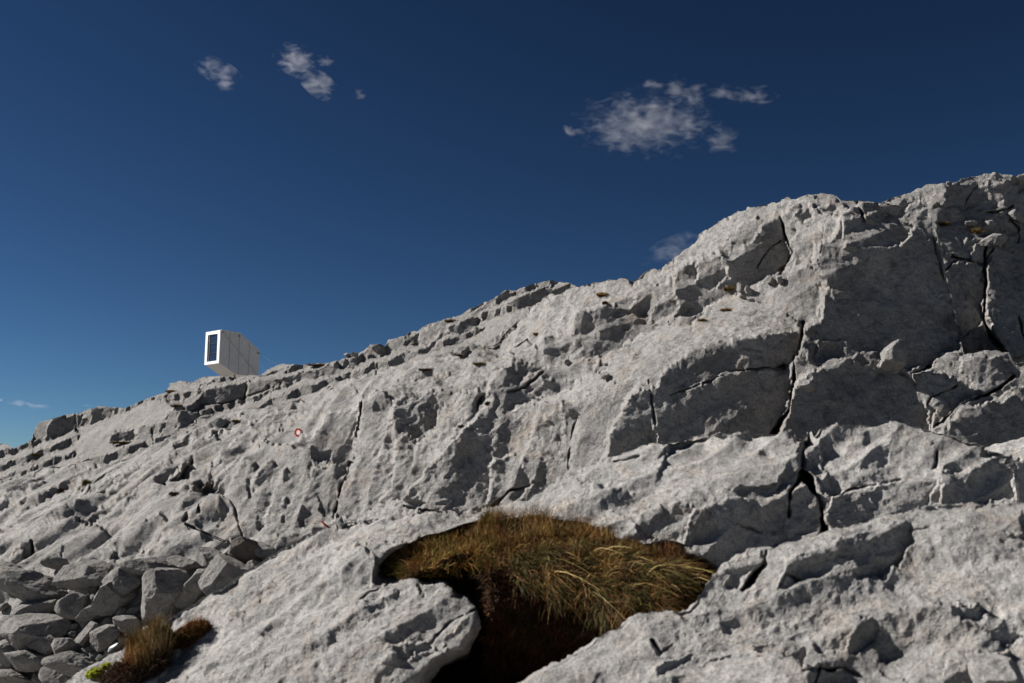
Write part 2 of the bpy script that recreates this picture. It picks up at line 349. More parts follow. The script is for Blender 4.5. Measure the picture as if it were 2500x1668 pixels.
sheet('far_ridge', topA, botA,
      [(-400, 1300, 60), (0, 1090, 62), (0, 1180, 40), (200, 1010, 72), (250, 1140, 40), (450, 940, 92), (450, 1050, 46), (570, 915, 98), (640, 915, 97), (600, 1010, 48),
       (760, 895, 90), (760, 970, 46), (930, 845, 82), (930, 910, 44), (1100, 785, 74), (1100, 870, 40), (1240, 715, 62), (1250, 830, 36), (1350, 690, 52), (1400, 760, 34), (1800, 800, 34), (-400, 1400, 36)],
      'W', custom=strata, comp=(0.3, 95.0), edge=.015, h=2.5, lam=1 / 700. ** 2, warp=(38, 8), soft=0, lmax=3.2, lmin=0.14, amp=0.06, mat=M_far, xr=(-900, 1800), back=14.0, jag=0.7,
      facets=[('V', [(80, 1075), (84, 1050), (115, 1025), (127, 1030), (112, 1068)]), ('R', [(127, 1030), (184, 1010), (186, 1050), (140, 1072), (112, 1068)]),
              ('X', [(186, 1012), (200, 1010), (196, 1060), (184, 1060)]), ('V', [(208, 1005), (222, 1000), (222, 1040), (210, 1040)]), ('R', [(222, 995), (275, 996), (280, 1025), (225, 1035)]),
              ('L', [(200, 1050), (300, 1010), (400, 975), (430, 1000), (330, 1060), (230, 1110), (180, 1120)]),
              ('T', [(415, 938), (440, 931), (480, 935), (490, 950), (440, 960), (410, 965)]),
              ('R', [(487, 985), (492, 955), (560, 938), (602, 932), (598, 972), (560, 985), (510, 990)]), ('W', [(606, 932), (680, 918), (690, 935), (640, 955), (604, 970)]),
              ('T', [(480, 948), (560, 930), (640, 920), (700, 905), (700, 916), (620, 930), (560, 938), (490, 956)]),
              ('V', [(400, 1065), (412, 1010), (430, 1000), (440, 1010), (425, 1058)]), ('R', [(440, 1003), (483, 1005), (483, 1030), (436, 1055)]),
              ('R', [(270, 1060), (330, 1045), (330, 1075), (270, 1085)]), ('V', [(330, 1075), (345, 1040), (372, 1035), (372, 1075)]),
              ('R', [(672, 925), (740, 905), (830, 892), (836, 915), (760, 925), (690, 935)]),
              ('V', [(888, 868), (905, 843), (925, 845), (925, 862)]), ('R', [(925, 847), (942, 847), (942, 862), (925, 862)]),
              ('V', [(940, 860), (948, 832), (985, 822), (985, 850)]), ('R', [(985, 822), (1020, 812), (1015, 830), (985, 850)]),
              ('V', [(1030, 830), (1045, 800), (1095, 785), (1090, 805), (1040, 845)]), ('R', [(1040, 845), (1095, 805), (1095, 820), (1050, 852)]),
              ('R', [(1100, 800), (1150, 775), (1175, 795), (1140, 815), (1100, 820)]),
              ('V', [(1148, 770), (1185, 735), (1200, 732), (1190, 755), (1160, 775)]), ('R', [(1205, 730), (1260, 712), (1262, 722), (1208, 742)]),
              ('R', [(1240, 735), (1340, 700), (1400, 705), (1330, 745), (1265, 750)]), ('L', [(1130, 840), (1200, 790), (1290, 750), (1300, 765), (1240, 800), (1180, 845)])],
      cracks=[([(606, 930), (602, 955), (596, 975)], 2.5, .8), ([(486, 990), (540, 988), (600, 972), (690, 938)], 2.5, .6), ([(486, 1006), (487, 1032)], 3, 1.0),
              ([(372, 1045), (374, 1078)], 3, 1.0), ([(655, 943), (665, 965)], 3, .6), ([(684, 940), (690, 955)], 3, .6), ([(185, 1012), (187, 1055)], 3, .8)])
# ---- right-hand far blocks
topC = [(2040, 560), (2120, 520), (2160, 495), (2200, 482), (2230, 472), (2262, 458), (2290, 453), (2312, 451), (2318, 447), (2326, 450), (2370, 434), (2400, 427), (2430, 423),
        (2470, 430), (2481, 436), (2484, 432), (2500, 428), (2560, 425), (2700, 440), (2950, 470)]
botC = [(2040, 1000), (2950, 1000)]
sheet('right_crag', topC, botC, [(2060, 560, 24), (2200, 485, 27), (2320, 455, 29), (2430, 425, 31), (2500, 430, 30), (2900, 470, 28), (2300, 560, 21), (2400, 560, 20), (2480, 520, 22),
       (2350, 640, 17.5), (2450, 600, 17.5), (2350, 800, 15.5), (2480, 800, 14.8), (2300, 950, 13.5), (2900, 800, 14), (2500, 980, 12.6), (2050, 900, 15)],
      'W', facets=[('D', [(2120, 480), (2950, 400), (2950, 600), (2400, 600), (2290, 560), (2200, 560)]), ('L', [(2120, 540), (2160, 495), (2262, 458), (2318, 447), (2310, 505), (2262, 500), (2240, 480)]),
                   ('L', [(2326, 450), (2400, 427), (2470, 428), (2475, 440), (2430, 436), (2370, 452), (2330, 455)]),
                   ('R', [(2305, 455), (2375, 452), (2362, 500), (2352, 516), (2310, 510)]),
                   ('V', [(2355, 512), (2366, 475), (2395, 450), (2415, 445), (2420, 480), (2400, 520)]), ('V', [(2420, 470), (2425, 445), (2455, 440), (2455, 480), (2425, 510)]), ('R', [(2455, 440), (2490, 455), (2480, 495), (2450, 505)]),
                   ('D', [(2276, 510), (2330, 508), (2400, 522), (2395, 545), (2300, 545), (2285, 530)]), ('R', [(2286, 528), (2340, 520), (2360, 545), (2290, 548)]),
                   ('T', [(2280, 545), (2390, 535), (2395, 552), (2300, 562)]),
                   ('V', [(2390, 580), (2395, 545), (2440, 520), (2470, 510), (2460, 545), (2440, 570)]), ('V', [(2455, 510), (2465, 485), (2500, 465), (2540, 470), (2530, 520), (2480, 530)]),
                   ('V', [(2484, 585), (2488, 540), (2500, 510), (2580, 520), (2560, 600)]), ('R', [(2455, 545), (2470, 535), (2484, 560), (2484, 585), (2462, 575)]),
                   ('Q', [(2290, 560), (2370, 560), (2350, 600), (2338, 640), (2290, 620)]),
                   ('W', [(2338, 650), (2345, 605), (2360, 590), (2440, 572), (2445, 592), (2405, 640), (2400, 652)]), ('R', [(2375, 600), (2445, 590), (2405, 648), (2370, 645)]),
                   ('R', [(2300, 640), (2400, 652), (2402, 740), (2395, 800), (2350, 830), (2320, 760)]),
                   ('Q', [(2404, 660), (2430, 605), (2470, 590), (2600, 590), (2620, 860), (2460, 870), (2430, 820), (2404, 740)]),
                   ('L', [(2430, 605), (2470, 588), (2520, 600), (2500, 615), (2450, 612)])],
      cracks=[([(2320, 630), (2345, 638), (2400, 648)], 4, .7), ([(2404, 600), (2403, 660), (2404, 730), (2402, 780), (2420, 825), (2452, 870)], 6, 1.2), ([(2300, 674), (2318, 650), (2328, 640)], 3, .4),
              ([(2405, 640), (2425, 605), (2445, 592)], 4, .5), ([(2485, 590), (2482, 560), (2465, 540)], 4, .5), ([(2350, 516), (2362, 480), (2385, 455)], 4, .6), ([(2400, 522), (2440, 518), (2470, 505)], 3, .4), ([(2485, 775), (2500, 830)], 3, .3)],
      lam=1 / 900. ** 2, warp=(34, 8), soft=0, lmax=2.0, lmin=0.04, amp=0.06, mat=M_mid, comp=(0.5, 16.0), xr=(2040, 3500), roll=(.5, 5), cw=.8, back=7.0, jag=.7)
# ---- main hill
topB = [(-450, 1330), (-100, 1205), (0, 1177), (110, 1152), (170, 1142), (260, 1138), (350, 1105), (420, 1072), (480, 1038), (530, 1016), (590, 1006), (690, 988), (760, 962), (850, 926),
        (930, 905), (1000, 890), (1090, 872), (1180, 850), (1215, 838), (1245, 800), (1290, 765), (1340, 730), (1400, 704), (1450, 690), (1530, 679), (1545, 690), (1575, 662), (1598, 655), (1606, 660), (1645, 640),
        (1700, 597), (1720, 572), (1765, 542), (1800, 520), (1850, 502), (1885, 492), (1920, 479), (1960, 478), (2010, 477), (2060, 485), (2110, 487), (2150, 494), (2180, 500), (2210, 495), (2240, 484),
        (2258, 500), (2272, 530), (2288, 580), (2296, 620), (2306, 680), (2330, 770), (2345, 840), (2352, 868), (2380, 868), (2410, 862), (2440, 860), (2462, 862), (2480, 885), (2500, 882), (2600, 880), (2950, 860)]
botB = [(-450, 1900), (700, 1900), (900, 1420), (1200, 1360), (1500, 1230), (2000, 1180), (2950, 1220)]
sheet('hill', topB, botB,
      [(-400, 1330, 32), (0, 1180, 33), (260, 1140, 34), (480, 1040, 36), (700, 988, 37), (900, 910, 36), (1100, 872, 33), (1215, 840, 30), (1340, 735, 29), (1530, 680, 28), (1700, 600, 27), (1920, 480, 25), (2180, 500, 21), (2290, 600, 18),
       (0, 1400, 12.5), (-400, 1450, 12.5), (250, 1385, 12), (460, 1350, 12), (730, 1060, 16), (820, 1270, 12.8), (640, 1340, 11.2), (960, 1100, 14.5), (1100, 1260, 12), (1040, 900, 25), (1250, 1000, 15), (1300, 1200, 11.6), (1420, 900, 18), (1480, 1100, 11.8),
       (1640, 960, 12.2), (1640, 870, 12.8), (1850, 1000, 11.2), (1600, 770, 17.5), (1400, 840, 19), (1900, 760, 15.5), (1850, 680, 19), (2000, 640, 16.5), (2100, 860, 14.2), (2250, 860, 13.4), (2150, 700, 15), (2100, 1000, 10.8), (2280, 1060, 10.8),
       (2300, 900, 12.4), (2450, 900, 11.8), (2450, 1060, 10.4), (2900, 1000, 11), (1800, 1150, 10.4), (2400, 1150, 9.8), (0, 1500, 9.3), (0, 1700, 6.2), (300, 1500, 9.3), (300, 1680, 6.5), (600, 1420, 10.2), (700, 1700, 7.5), (-400, 1700, 6.3), (200, 1850, 5), (1000, 1380, 10.5)],
      'M', facets=[
          ('W', [(600, 1120), (880, 985), (1000, 960), (1240, 960), (1450, 900), (1640, 930), (1930, 880), (2020, 700), (2600, 700), (2600, 1300), (560, 1400)]),
          ('W', [(1560, 690), (1700, 650), (1900, 560), (2000, 640), (1960, 720), (1800, 745), (1620, 800), (1540, 745)]),
          ('D', [(-450, 1330), (0, 1177), (260, 1138), (480, 1038), (560, 1060), (430, 1180), (250, 1300), (-50, 1330)]),
          ('T', [(850, 930), (1000, 890), (1180, 850), (1240, 870), (1230, 890), (1100, 915), (960, 940), (890, 975), (850, 960)]), ('L', [(890, 985), (960, 945), (1060, 920), (1160, 900), (1240, 885), (1230, 905), (1150, 930), (1060, 950), (965, 975), (900, 1000)]),
          ('L', [(1500, 1000), (1540, 940), (1620, 920), (1600, 935), (1560, 950), (1520, 1010)]),
          *[(kk, [(x0, y0), (x1, y1), (x1 + 14 - 6 * (kk == 'L'), y1 + 8), (x0 + 10, y0 + 16)]) for (x0, y0, x1, y1) in
            ((60, 1300, 190, 1195), (-20, 1250, 100, 1160), (150, 1325, 300, 1210), (210, 1340, 330, 1240), (300, 1245, 395, 1165), (250, 1195, 360, 1120), (120, 1205, 215, 1150), (-40, 1330, 60, 1240), (360, 1300, 440, 1215), (500, 1210, 590, 1110), (20, 1210, 90, 1170), (400, 1130, 470, 1060), (610, 1070, 700, 1010)) for kk in ('W',)],
          # left slab, its scalloped foot
          ('L', [(250, 1330), (330, 1230), (420, 1150), (520, 1060), (600, 1050), (500, 1170), (440, 1260), (400, 1330)]),
          ('V', [(-50, 1345), (100, 1300), (180, 1270), (250, 1300), (300, 1350), (100, 1400), (-50, 1420)]), ('R', [(60, 1340), (85, 1325), (88, 1350), (62, 1372)]), ('R', [(15, 1375), (60, 1330), (84, 1328), (45, 1360)]),
          ('R', [(150, 1360), (160, 1330), (166, 1370)]), ('V', [(290, 1375), (330, 1310), (400, 1270), (430, 1300), (380, 1370)]), ('R', [(335, 1370), (350, 1340), (352, 1372)]), ('R', [(275, 1372), (300, 1330), (310, 1335), (290, 1375)]),
          ('R', [(385, 1190), (400, 1160), (440, 1130), (480, 1110), (478, 1140), (440, 1165), (400, 1200)]), ('X', [(438, 1174), (455, 1150), (478, 1140), (470, 1170), (445, 1180)]),
          ('W', [(420, 1080), (455, 1060), (480, 1070), (470, 1095), (430, 1110)]), ('R', [(423, 1110), (440, 1090), (458, 1092), (450, 1110)]),
          ('R', [(230, 1205), (262, 1180), (300, 1160), (290, 1178), (250, 1215)]), ('R', [(180, 1235), (215, 1190), (222, 1200), (195, 1235)]), ('R', [(85, 1245), (100, 1215), (120, 1210), (108, 1240)]),
          ('R', [(0, 1300), (15, 1270), (25, 1285), (12, 1300)]), ('R', [(110, 1290), (150, 1260), (190, 1230), (180, 1250), (130, 1290)]),
          # pockmarked shelf
          ('Q', [(520, 1040), (590, 1012), (600, 1030), (560, 1060), (530, 1080)]), ('R', [(610, 1040), (680, 1010), (740, 1000), (700, 1035), (640, 1060)]),
          ('R', [(540, 1060), (560, 1050), (552, 1072), (540, 1080)]), ('U', [(690, 1025), (712, 1005), (745, 1000), (725, 1015), (700, 1032)]),
          ('R', [(500, 1170), (540, 1130), (560, 1120), (535, 1150), (515, 1172)]),
          # block, hollow and spur
          ('R', [(468, 1190), (494, 1192), (490, 1240), (470, 1275), (455, 1290), (462, 1230)]), ('V', [(500, 1235), (540, 1225), (575, 1235), (600, 1330), (500, 1325), (485, 1290)]), ('R', [(536, 1232), (560, 1240), (548, 1290), (535, 1300)]), ('R', [(485, 1240), (500, 1225), (500, 1250), (488, 1275)]),
          # wall with the painted ring
          ('L', [(640, 1085), (700, 1038), (760, 990), (860, 940), (886, 980), (840, 1000), (800, 1010), (760, 1050), (720, 1080), (660, 1110)]),
          ('V', [(565, 1230), (570, 1180), (600, 1120), (645, 1080), (700, 1090), (760, 1090), (790, 1130), (850, 1160), (815, 1268), (780, 1280), (600, 1335), (575, 1290)]),
          ('W', [(625, 1180), (650, 1120), (672, 1125), (665, 1200), (650, 1280), (630, 1300)]), ('R', [(605, 1160), (612, 1130), (625, 1125), (620, 1170), (612, 1230)]),
          ('R', [(690, 1140), (702, 1150), (700, 1180), (690, 1175)]), ('R', [(757, 1075), (775, 1040), (800, 1010), (840, 1000), (878, 1010), (866, 1100), (846, 1150), (800, 1128), (765, 1120)]),
          ('W', [(760, 1125), (845, 1150), (835, 1190), (820, 1250), (790, 1260), (770, 1200)]), ('R', [(690, 1220), (700, 1215), (700, 1280), (690, 1285)]), ('R', [(730, 1240), (740, 1225), (745, 1285), (735, 1290)]),
          ('V', [(820, 1270), (830, 1190), (870, 1150), (862, 1210), (840, 1275)]),
          # second wall
          ('V', [(888, 985), (930, 960), (962, 975), (960, 1040), (965, 1100), (960, 1180), (920, 1260), (830, 1268), (848, 1170), (876, 1070)]),
          ('R', [(962, 985), (1010, 955), (1066, 968), (1074, 1040), (1040, 1078), (990, 1068), (964, 1040)]), ('W', [(965, 1100), (1010, 1080), (1005, 1180), (975, 1240), (930, 1255), (960, 1180)]),
          ('Z', [(1010, 1085), (1070, 1052), (1088, 1000), (1120, 960), (1138, 1010), (1100, 1060), (1060, 1100), (1030, 1160), (1010, 1150)]),
          ('R', [(1062, 1105), (1100, 1080), (1165, 1010), (1200, 930), (1260, 885), (1330, 905), (1390, 950), (1330, 965), (1250, 1000), (1290, 1060), (1345, 1150), (1400, 1165), (1300, 1225), (1180, 1260), (1100, 1262), (970, 1250), (1000, 1190), (1030, 1165)]),
          ('W', [(1200, 1130), (1260, 1100), (1300, 1180), (1250, 1240), (1190, 1240)]),
          ('V', [(830, 1290), (900, 1250), (960, 1270), (940, 1300), (850, 1330)]), ('R', [(1010, 1250), (1050, 1240), (1110, 1275), (1060, 1290), (1010, 1290)]), ('T', [(800, 1330), (860, 1285), (960, 1220), (1040, 1228), (1000, 1262), (900, 1300)]),
          # V of rough rock and third pillar
          ('V', [(1255, 990), (1330, 978), (1370, 985), (1375, 1070), (1366, 1125), (1335, 1100), (1300, 1040)]), ('R', [(1332, 1010), (1350, 1030), (1375, 1080), (1352, 1080)]),
          ('V', [(1420, 1000), (1440, 965), (1475, 940), (1560, 930), (1520, 990), (1495, 1040), (1480, 1100), (1450, 1165), (1395, 1160), (1392, 1110), (1400, 1060)]),
          ('L', [(1290, 960), (1400, 920), (1470, 900), (1560, 925), (1470, 945), (1400, 985), (1330, 975)]),
          ('R', [(1500, 1030), (1545, 955), (1590, 935), (1640, 960), (1690, 945), (1780, 912), (1925, 893), (1928, 960), (1895, 1060), (1600, 1130), (1460, 1170), (1490, 1090)]),
          ('R', [(1590, 900), (1628, 945), (1600, 950), (1560, 930)]), ('V', [(1590, 1040), (1596, 1030), (1600, 1110), (1590, 1110)]),
          # roof slab and its brow
          ('T', [(1470, 885), (1540, 830), (1600, 790), (1640, 765), (1700, 740), (1800, 722), (1880, 735), (1945, 785), (1940, 812), (1860, 818), (1800, 832), (1720, 850), (1680, 864), (1625, 905), (1600, 945), (1560, 930), (1520, 920)]),
          ('R', [(1600, 948), (1625, 900), (1680, 865), (1720, 850), (1800, 834), (1860, 822), (1940, 812), (1956, 830), (1950, 870), (1925, 890), (1780, 908), (1690, 942), (1640, 960)]),
          ('V', [(1270, 930), (1330, 900), (1390, 880), (1450, 885), (1470, 900), (1400, 930), (1320, 965)]), ('R', [(1325, 925), (1400, 925), (1400, 945), (1340, 945)]), ('R', [(1460, 880), (1490, 905), (1470, 908), (1450, 900)]),
          # middle dome
          ('L', [(1215, 850), (1245, 800), (1290, 765), (1340, 730), (1400, 704), (1530, 679), (1550, 700), (1480, 735), (1410, 765), (1395, 805), (1330, 828), (1300, 850), (1260, 870)]),
          ('R', [(1410, 768), (1480, 742), (1550, 745), (1600, 790), (1615, 800), (1540, 830), (1480, 872), (1400, 880), (1330, 862), (1315, 850), (1335, 830), (1395, 808)]), ('W', [(1330, 835), (1390, 820), (1420, 860), (1380, 872), (1330, 862)]),
          ('V', [(1540, 700), (1600, 670), (1640, 650), (1660, 690), (1600, 740), (1580, 790), (1560, 750)]), ('D', [(1575, 690), (1640, 660), (1650, 668), (1600, 700)]),
          # peak, left flank
          ('L', [(1560, 668), (1645, 640), (1700, 597), (1720, 572), (1800, 520), (1885, 492), (1920, 479), (2000, 480), (1985, 495), (1915, 520), (1870, 540), (1840, 585), (1780, 600), (1740, 615), (1650, 648)]),
          ('R', [(1650, 655), (1700, 635), (1745, 618), (1800, 605), (1840, 590), (1858, 545), (1910, 535), (1912, 560), (1925, 600), (1930, 640), (1905, 670), (1850, 690), (1800, 715), (1740, 745), (1660, 780), (1630, 790), (1660, 740), (1640, 700)]),
          ('V', [(1770, 590), (1800, 560), (1850, 530), (1870, 545), (1840, 590), (1800, 608)]), ('W', [(1700, 640), (1760, 620), (1780, 680), (1740, 700), (1700, 690)]), ('R', [(1740, 760), (1800, 725), (1680, 800), (1620, 795)]),
          # the spine
          ('V', [(1912, 530), (1930, 508), (1980, 500), (1990, 530), (1960, 560), (1930, 560)]), ('L', [(1980, 485), (2050, 490), (2070, 510), (2050, 530), (2000, 520)]), ('R', [(1940, 520), (1975, 505), (1985, 530), (1960, 545)]), ('R', [(2000, 505), (2045, 500), (2050, 520), (2010, 520)]),
          ('V', [(1930, 590), (1950, 560), (2000, 555), (2020, 590), (1990, 600), (1985, 640), (1945, 650), (1935, 620)]),
          ('V', [(1850, 700), (1880, 680), (1920, 690), (1945, 660), (1990, 655), (2022, 672), (2015, 690), (2005, 720), (2000, 780), (1955, 800), (1900, 745), (1800, 725)]), ('L', [(1860, 690), (1890, 680), (1910, 700), (1880, 715)]),
          # big dark face
          ('R', [(2070, 515), (2110, 490), (2180, 500), (2240, 490), (2285, 560), (2300, 640), (2330, 760), (2346, 860), (2200, 880), (2120, 860), (2060, 800), (2025, 710), (2015, 685), (1995, 650), (2000, 600), (2030, 580), (2050, 545)]),
          ('Q', [(2060, 540), (2160, 510), (2230, 560), (2200, 600), (2060, 610)]), ('W', [(2250, 480), (2275, 540), (2290, 580), (2280, 600), (2240, 540), (2200, 510)]),
          ('R', [(1960, 800), (2005, 780), (2010, 720), (2040, 740), (2090, 830), (2140, 870), (2060, 885), (1975, 890), (1962, 850)]), ('Q', [(2000, 830), (2080, 825), (2120, 860), (2060, 875), (1990, 868)]),
          ('R', [(2160, 830), (2220, 805), (2270, 830), (2300, 880), (2270, 905), (2200, 900)]),
          # buttress and right-hand blocks
          ('R', [(1945, 930), (1990, 900), (2050, 880), (2170, 890), (2225, 925), (2260, 975), (2285, 1060), (2280, 1120), (1940, 1130), (1900, 1060), (1925, 1000)]), ('T', [(2095, 868), (2115, 850), (2150, 862), (2175, 885), (2110, 885)]), ('X', [(2255, 960), (2275, 1000), (2285, 1070), (2270, 1060)]),
          ('V', [(2266, 903), (2285, 882), (2315, 870), (2350, 872), (2345, 900), (2370, 940), (2392, 968), (2378, 972), (2330, 935), (2280, 912)]), ('W', [(2350, 872), (2400, 864), (2470, 862), (2478, 905), (2440, 950), (2395, 970), (2365, 935)]),
          ('T', [(2350, 872), (2400, 862), (2465, 860), (2470, 872), (2400, 880)]),
          ('R', [(2230, 915), (2270, 908), (2380, 975), (2330, 1000), (2290, 1045), (2262, 980)]), ('R', [(2300, 1060), (2340, 1010), (2430, 985), (2480, 950), (2600, 940), (2600, 1150), (2300, 1120)]), ('T', [(2415, 982), (2465, 955), (2480, 965), (2440, 985)])],
      cracks=[([(886, 985), (878, 1045), (866, 1105), (850, 1150), (832, 1200), (815, 1268)], 5, .7), ([(1640, 962), (1690, 947), (1735, 930), (1780, 909), (1850, 902), (1925, 895)], 3.5, .35),
              ([(1938, 870), (1936, 930), (1925, 990), (1905, 1030), (1880, 1065)], 7, .9), ([(1962, 790), (1956, 830), (1948, 880)], 6, .7), ([(400, 1195), (440, 1178), (480, 1140)], 5, .35), ([(2285, 1045), (2300, 1035), (2332, 1005), (2390, 975), (2440, 950), (2478, 915)], 6, .8),
              ([(2232, 912), (2250, 905), (2270, 900)], 5, .6), ([(2332, 948), (2300, 962), (2275, 970), (2262, 990)], 3, .3), ([(10, 1408), (40, 1380), (80, 1360), (90, 1330)], 5, .5), ([(1240, 870), (1285, 830), (1320, 862)], 3, .3), ([(1320, 862), (1312, 845)], 5, .5),
              ([(2015, 540), (2000, 640), (2030, 720)], 2, .05), ([(1910, 535), (1915, 570), (1935, 620), (1905, 680)], 5, .5), ([(1180, 1262), (1240, 1205), (1300, 1180), (1330, 1170)], 6, .5), ([(1585, 935), (1592, 980), (1600, 1040)], 4, .15), ([(2093, 490), (2100, 515), (2108, 540)], 6, .5),
              ([(2275, 580), (2290, 640), (2320, 730), (2340, 800)], 4, .2), ([(190, 1235), (225, 1190), (262, 1160)], 4, .15), ([(1100, 1262), (1050, 1248), (990, 1238)], 4, .4), ([(600, 1335), (585, 1280), (570, 1230)], 4, .25), ([(1385, 1160), (1392, 1100), (1398, 1040), (1425, 990)], 4, .3),
              ([(1240, 960), (1280, 950), (1330, 915)], 4, .3), ([(1630, 790), (1690, 745), (1640, 780)], 4, .3), ([(1850, 650), (1880, 605), (1905, 590)], 3, .3), ([(0, 1180), (60, 1172), (110, 1152)], 4, .3), ([(505, 1085), (540, 1060), (555, 1040)], 4, .3)],
      pits=[([(466, 1200), (500, 1186), (545, 1190), (566, 1215), (562, 1232), (530, 1226), (500, 1224), (470, 1215)], .7, 2), ([(415, 1215), (435, 1198), (447, 1197), (430, 1214)], .25, 1), ([(1172, 975), (1190, 970), (1180, 1000), (1168, 1005)], .5, 1), ([(1110, 1040), (1128, 1036), (1122, 1050)], .25, 1),
            ([(1905, 660), (1922, 650), (1918, 668)], .5, 1), ([(1885, 893), (1910, 886), (1925, 894), (1905, 905)], .4, 1), ([(424, 1112), (440, 1093), (458, 1094), (450, 1112)], .15, 1),
            ([(1150, 845), (1160, 840), (1160, 855)], .2, 1), ([(2060, 840), (2000, 850), (1975, 880), (2040, 880)], .25, 2)],
      lam=1 / 900. ** 2, warp=(34, 9), soft=0, lmax=2.4, lmin=0.032, amp=0.06, mat=M_mid, back=9.0, level=True, roll=(.48, 8), cw=.7, xr=(-800, 3500), calm=(1000, .45), groove=[((.80, .60), 0.42, -0.17, -900, 700), ((.22, .97), 0.45, 0.10, 540, 1500), ((.9, .43), 0.5, 0.07, 1200, 2300)], pitty=0.55)
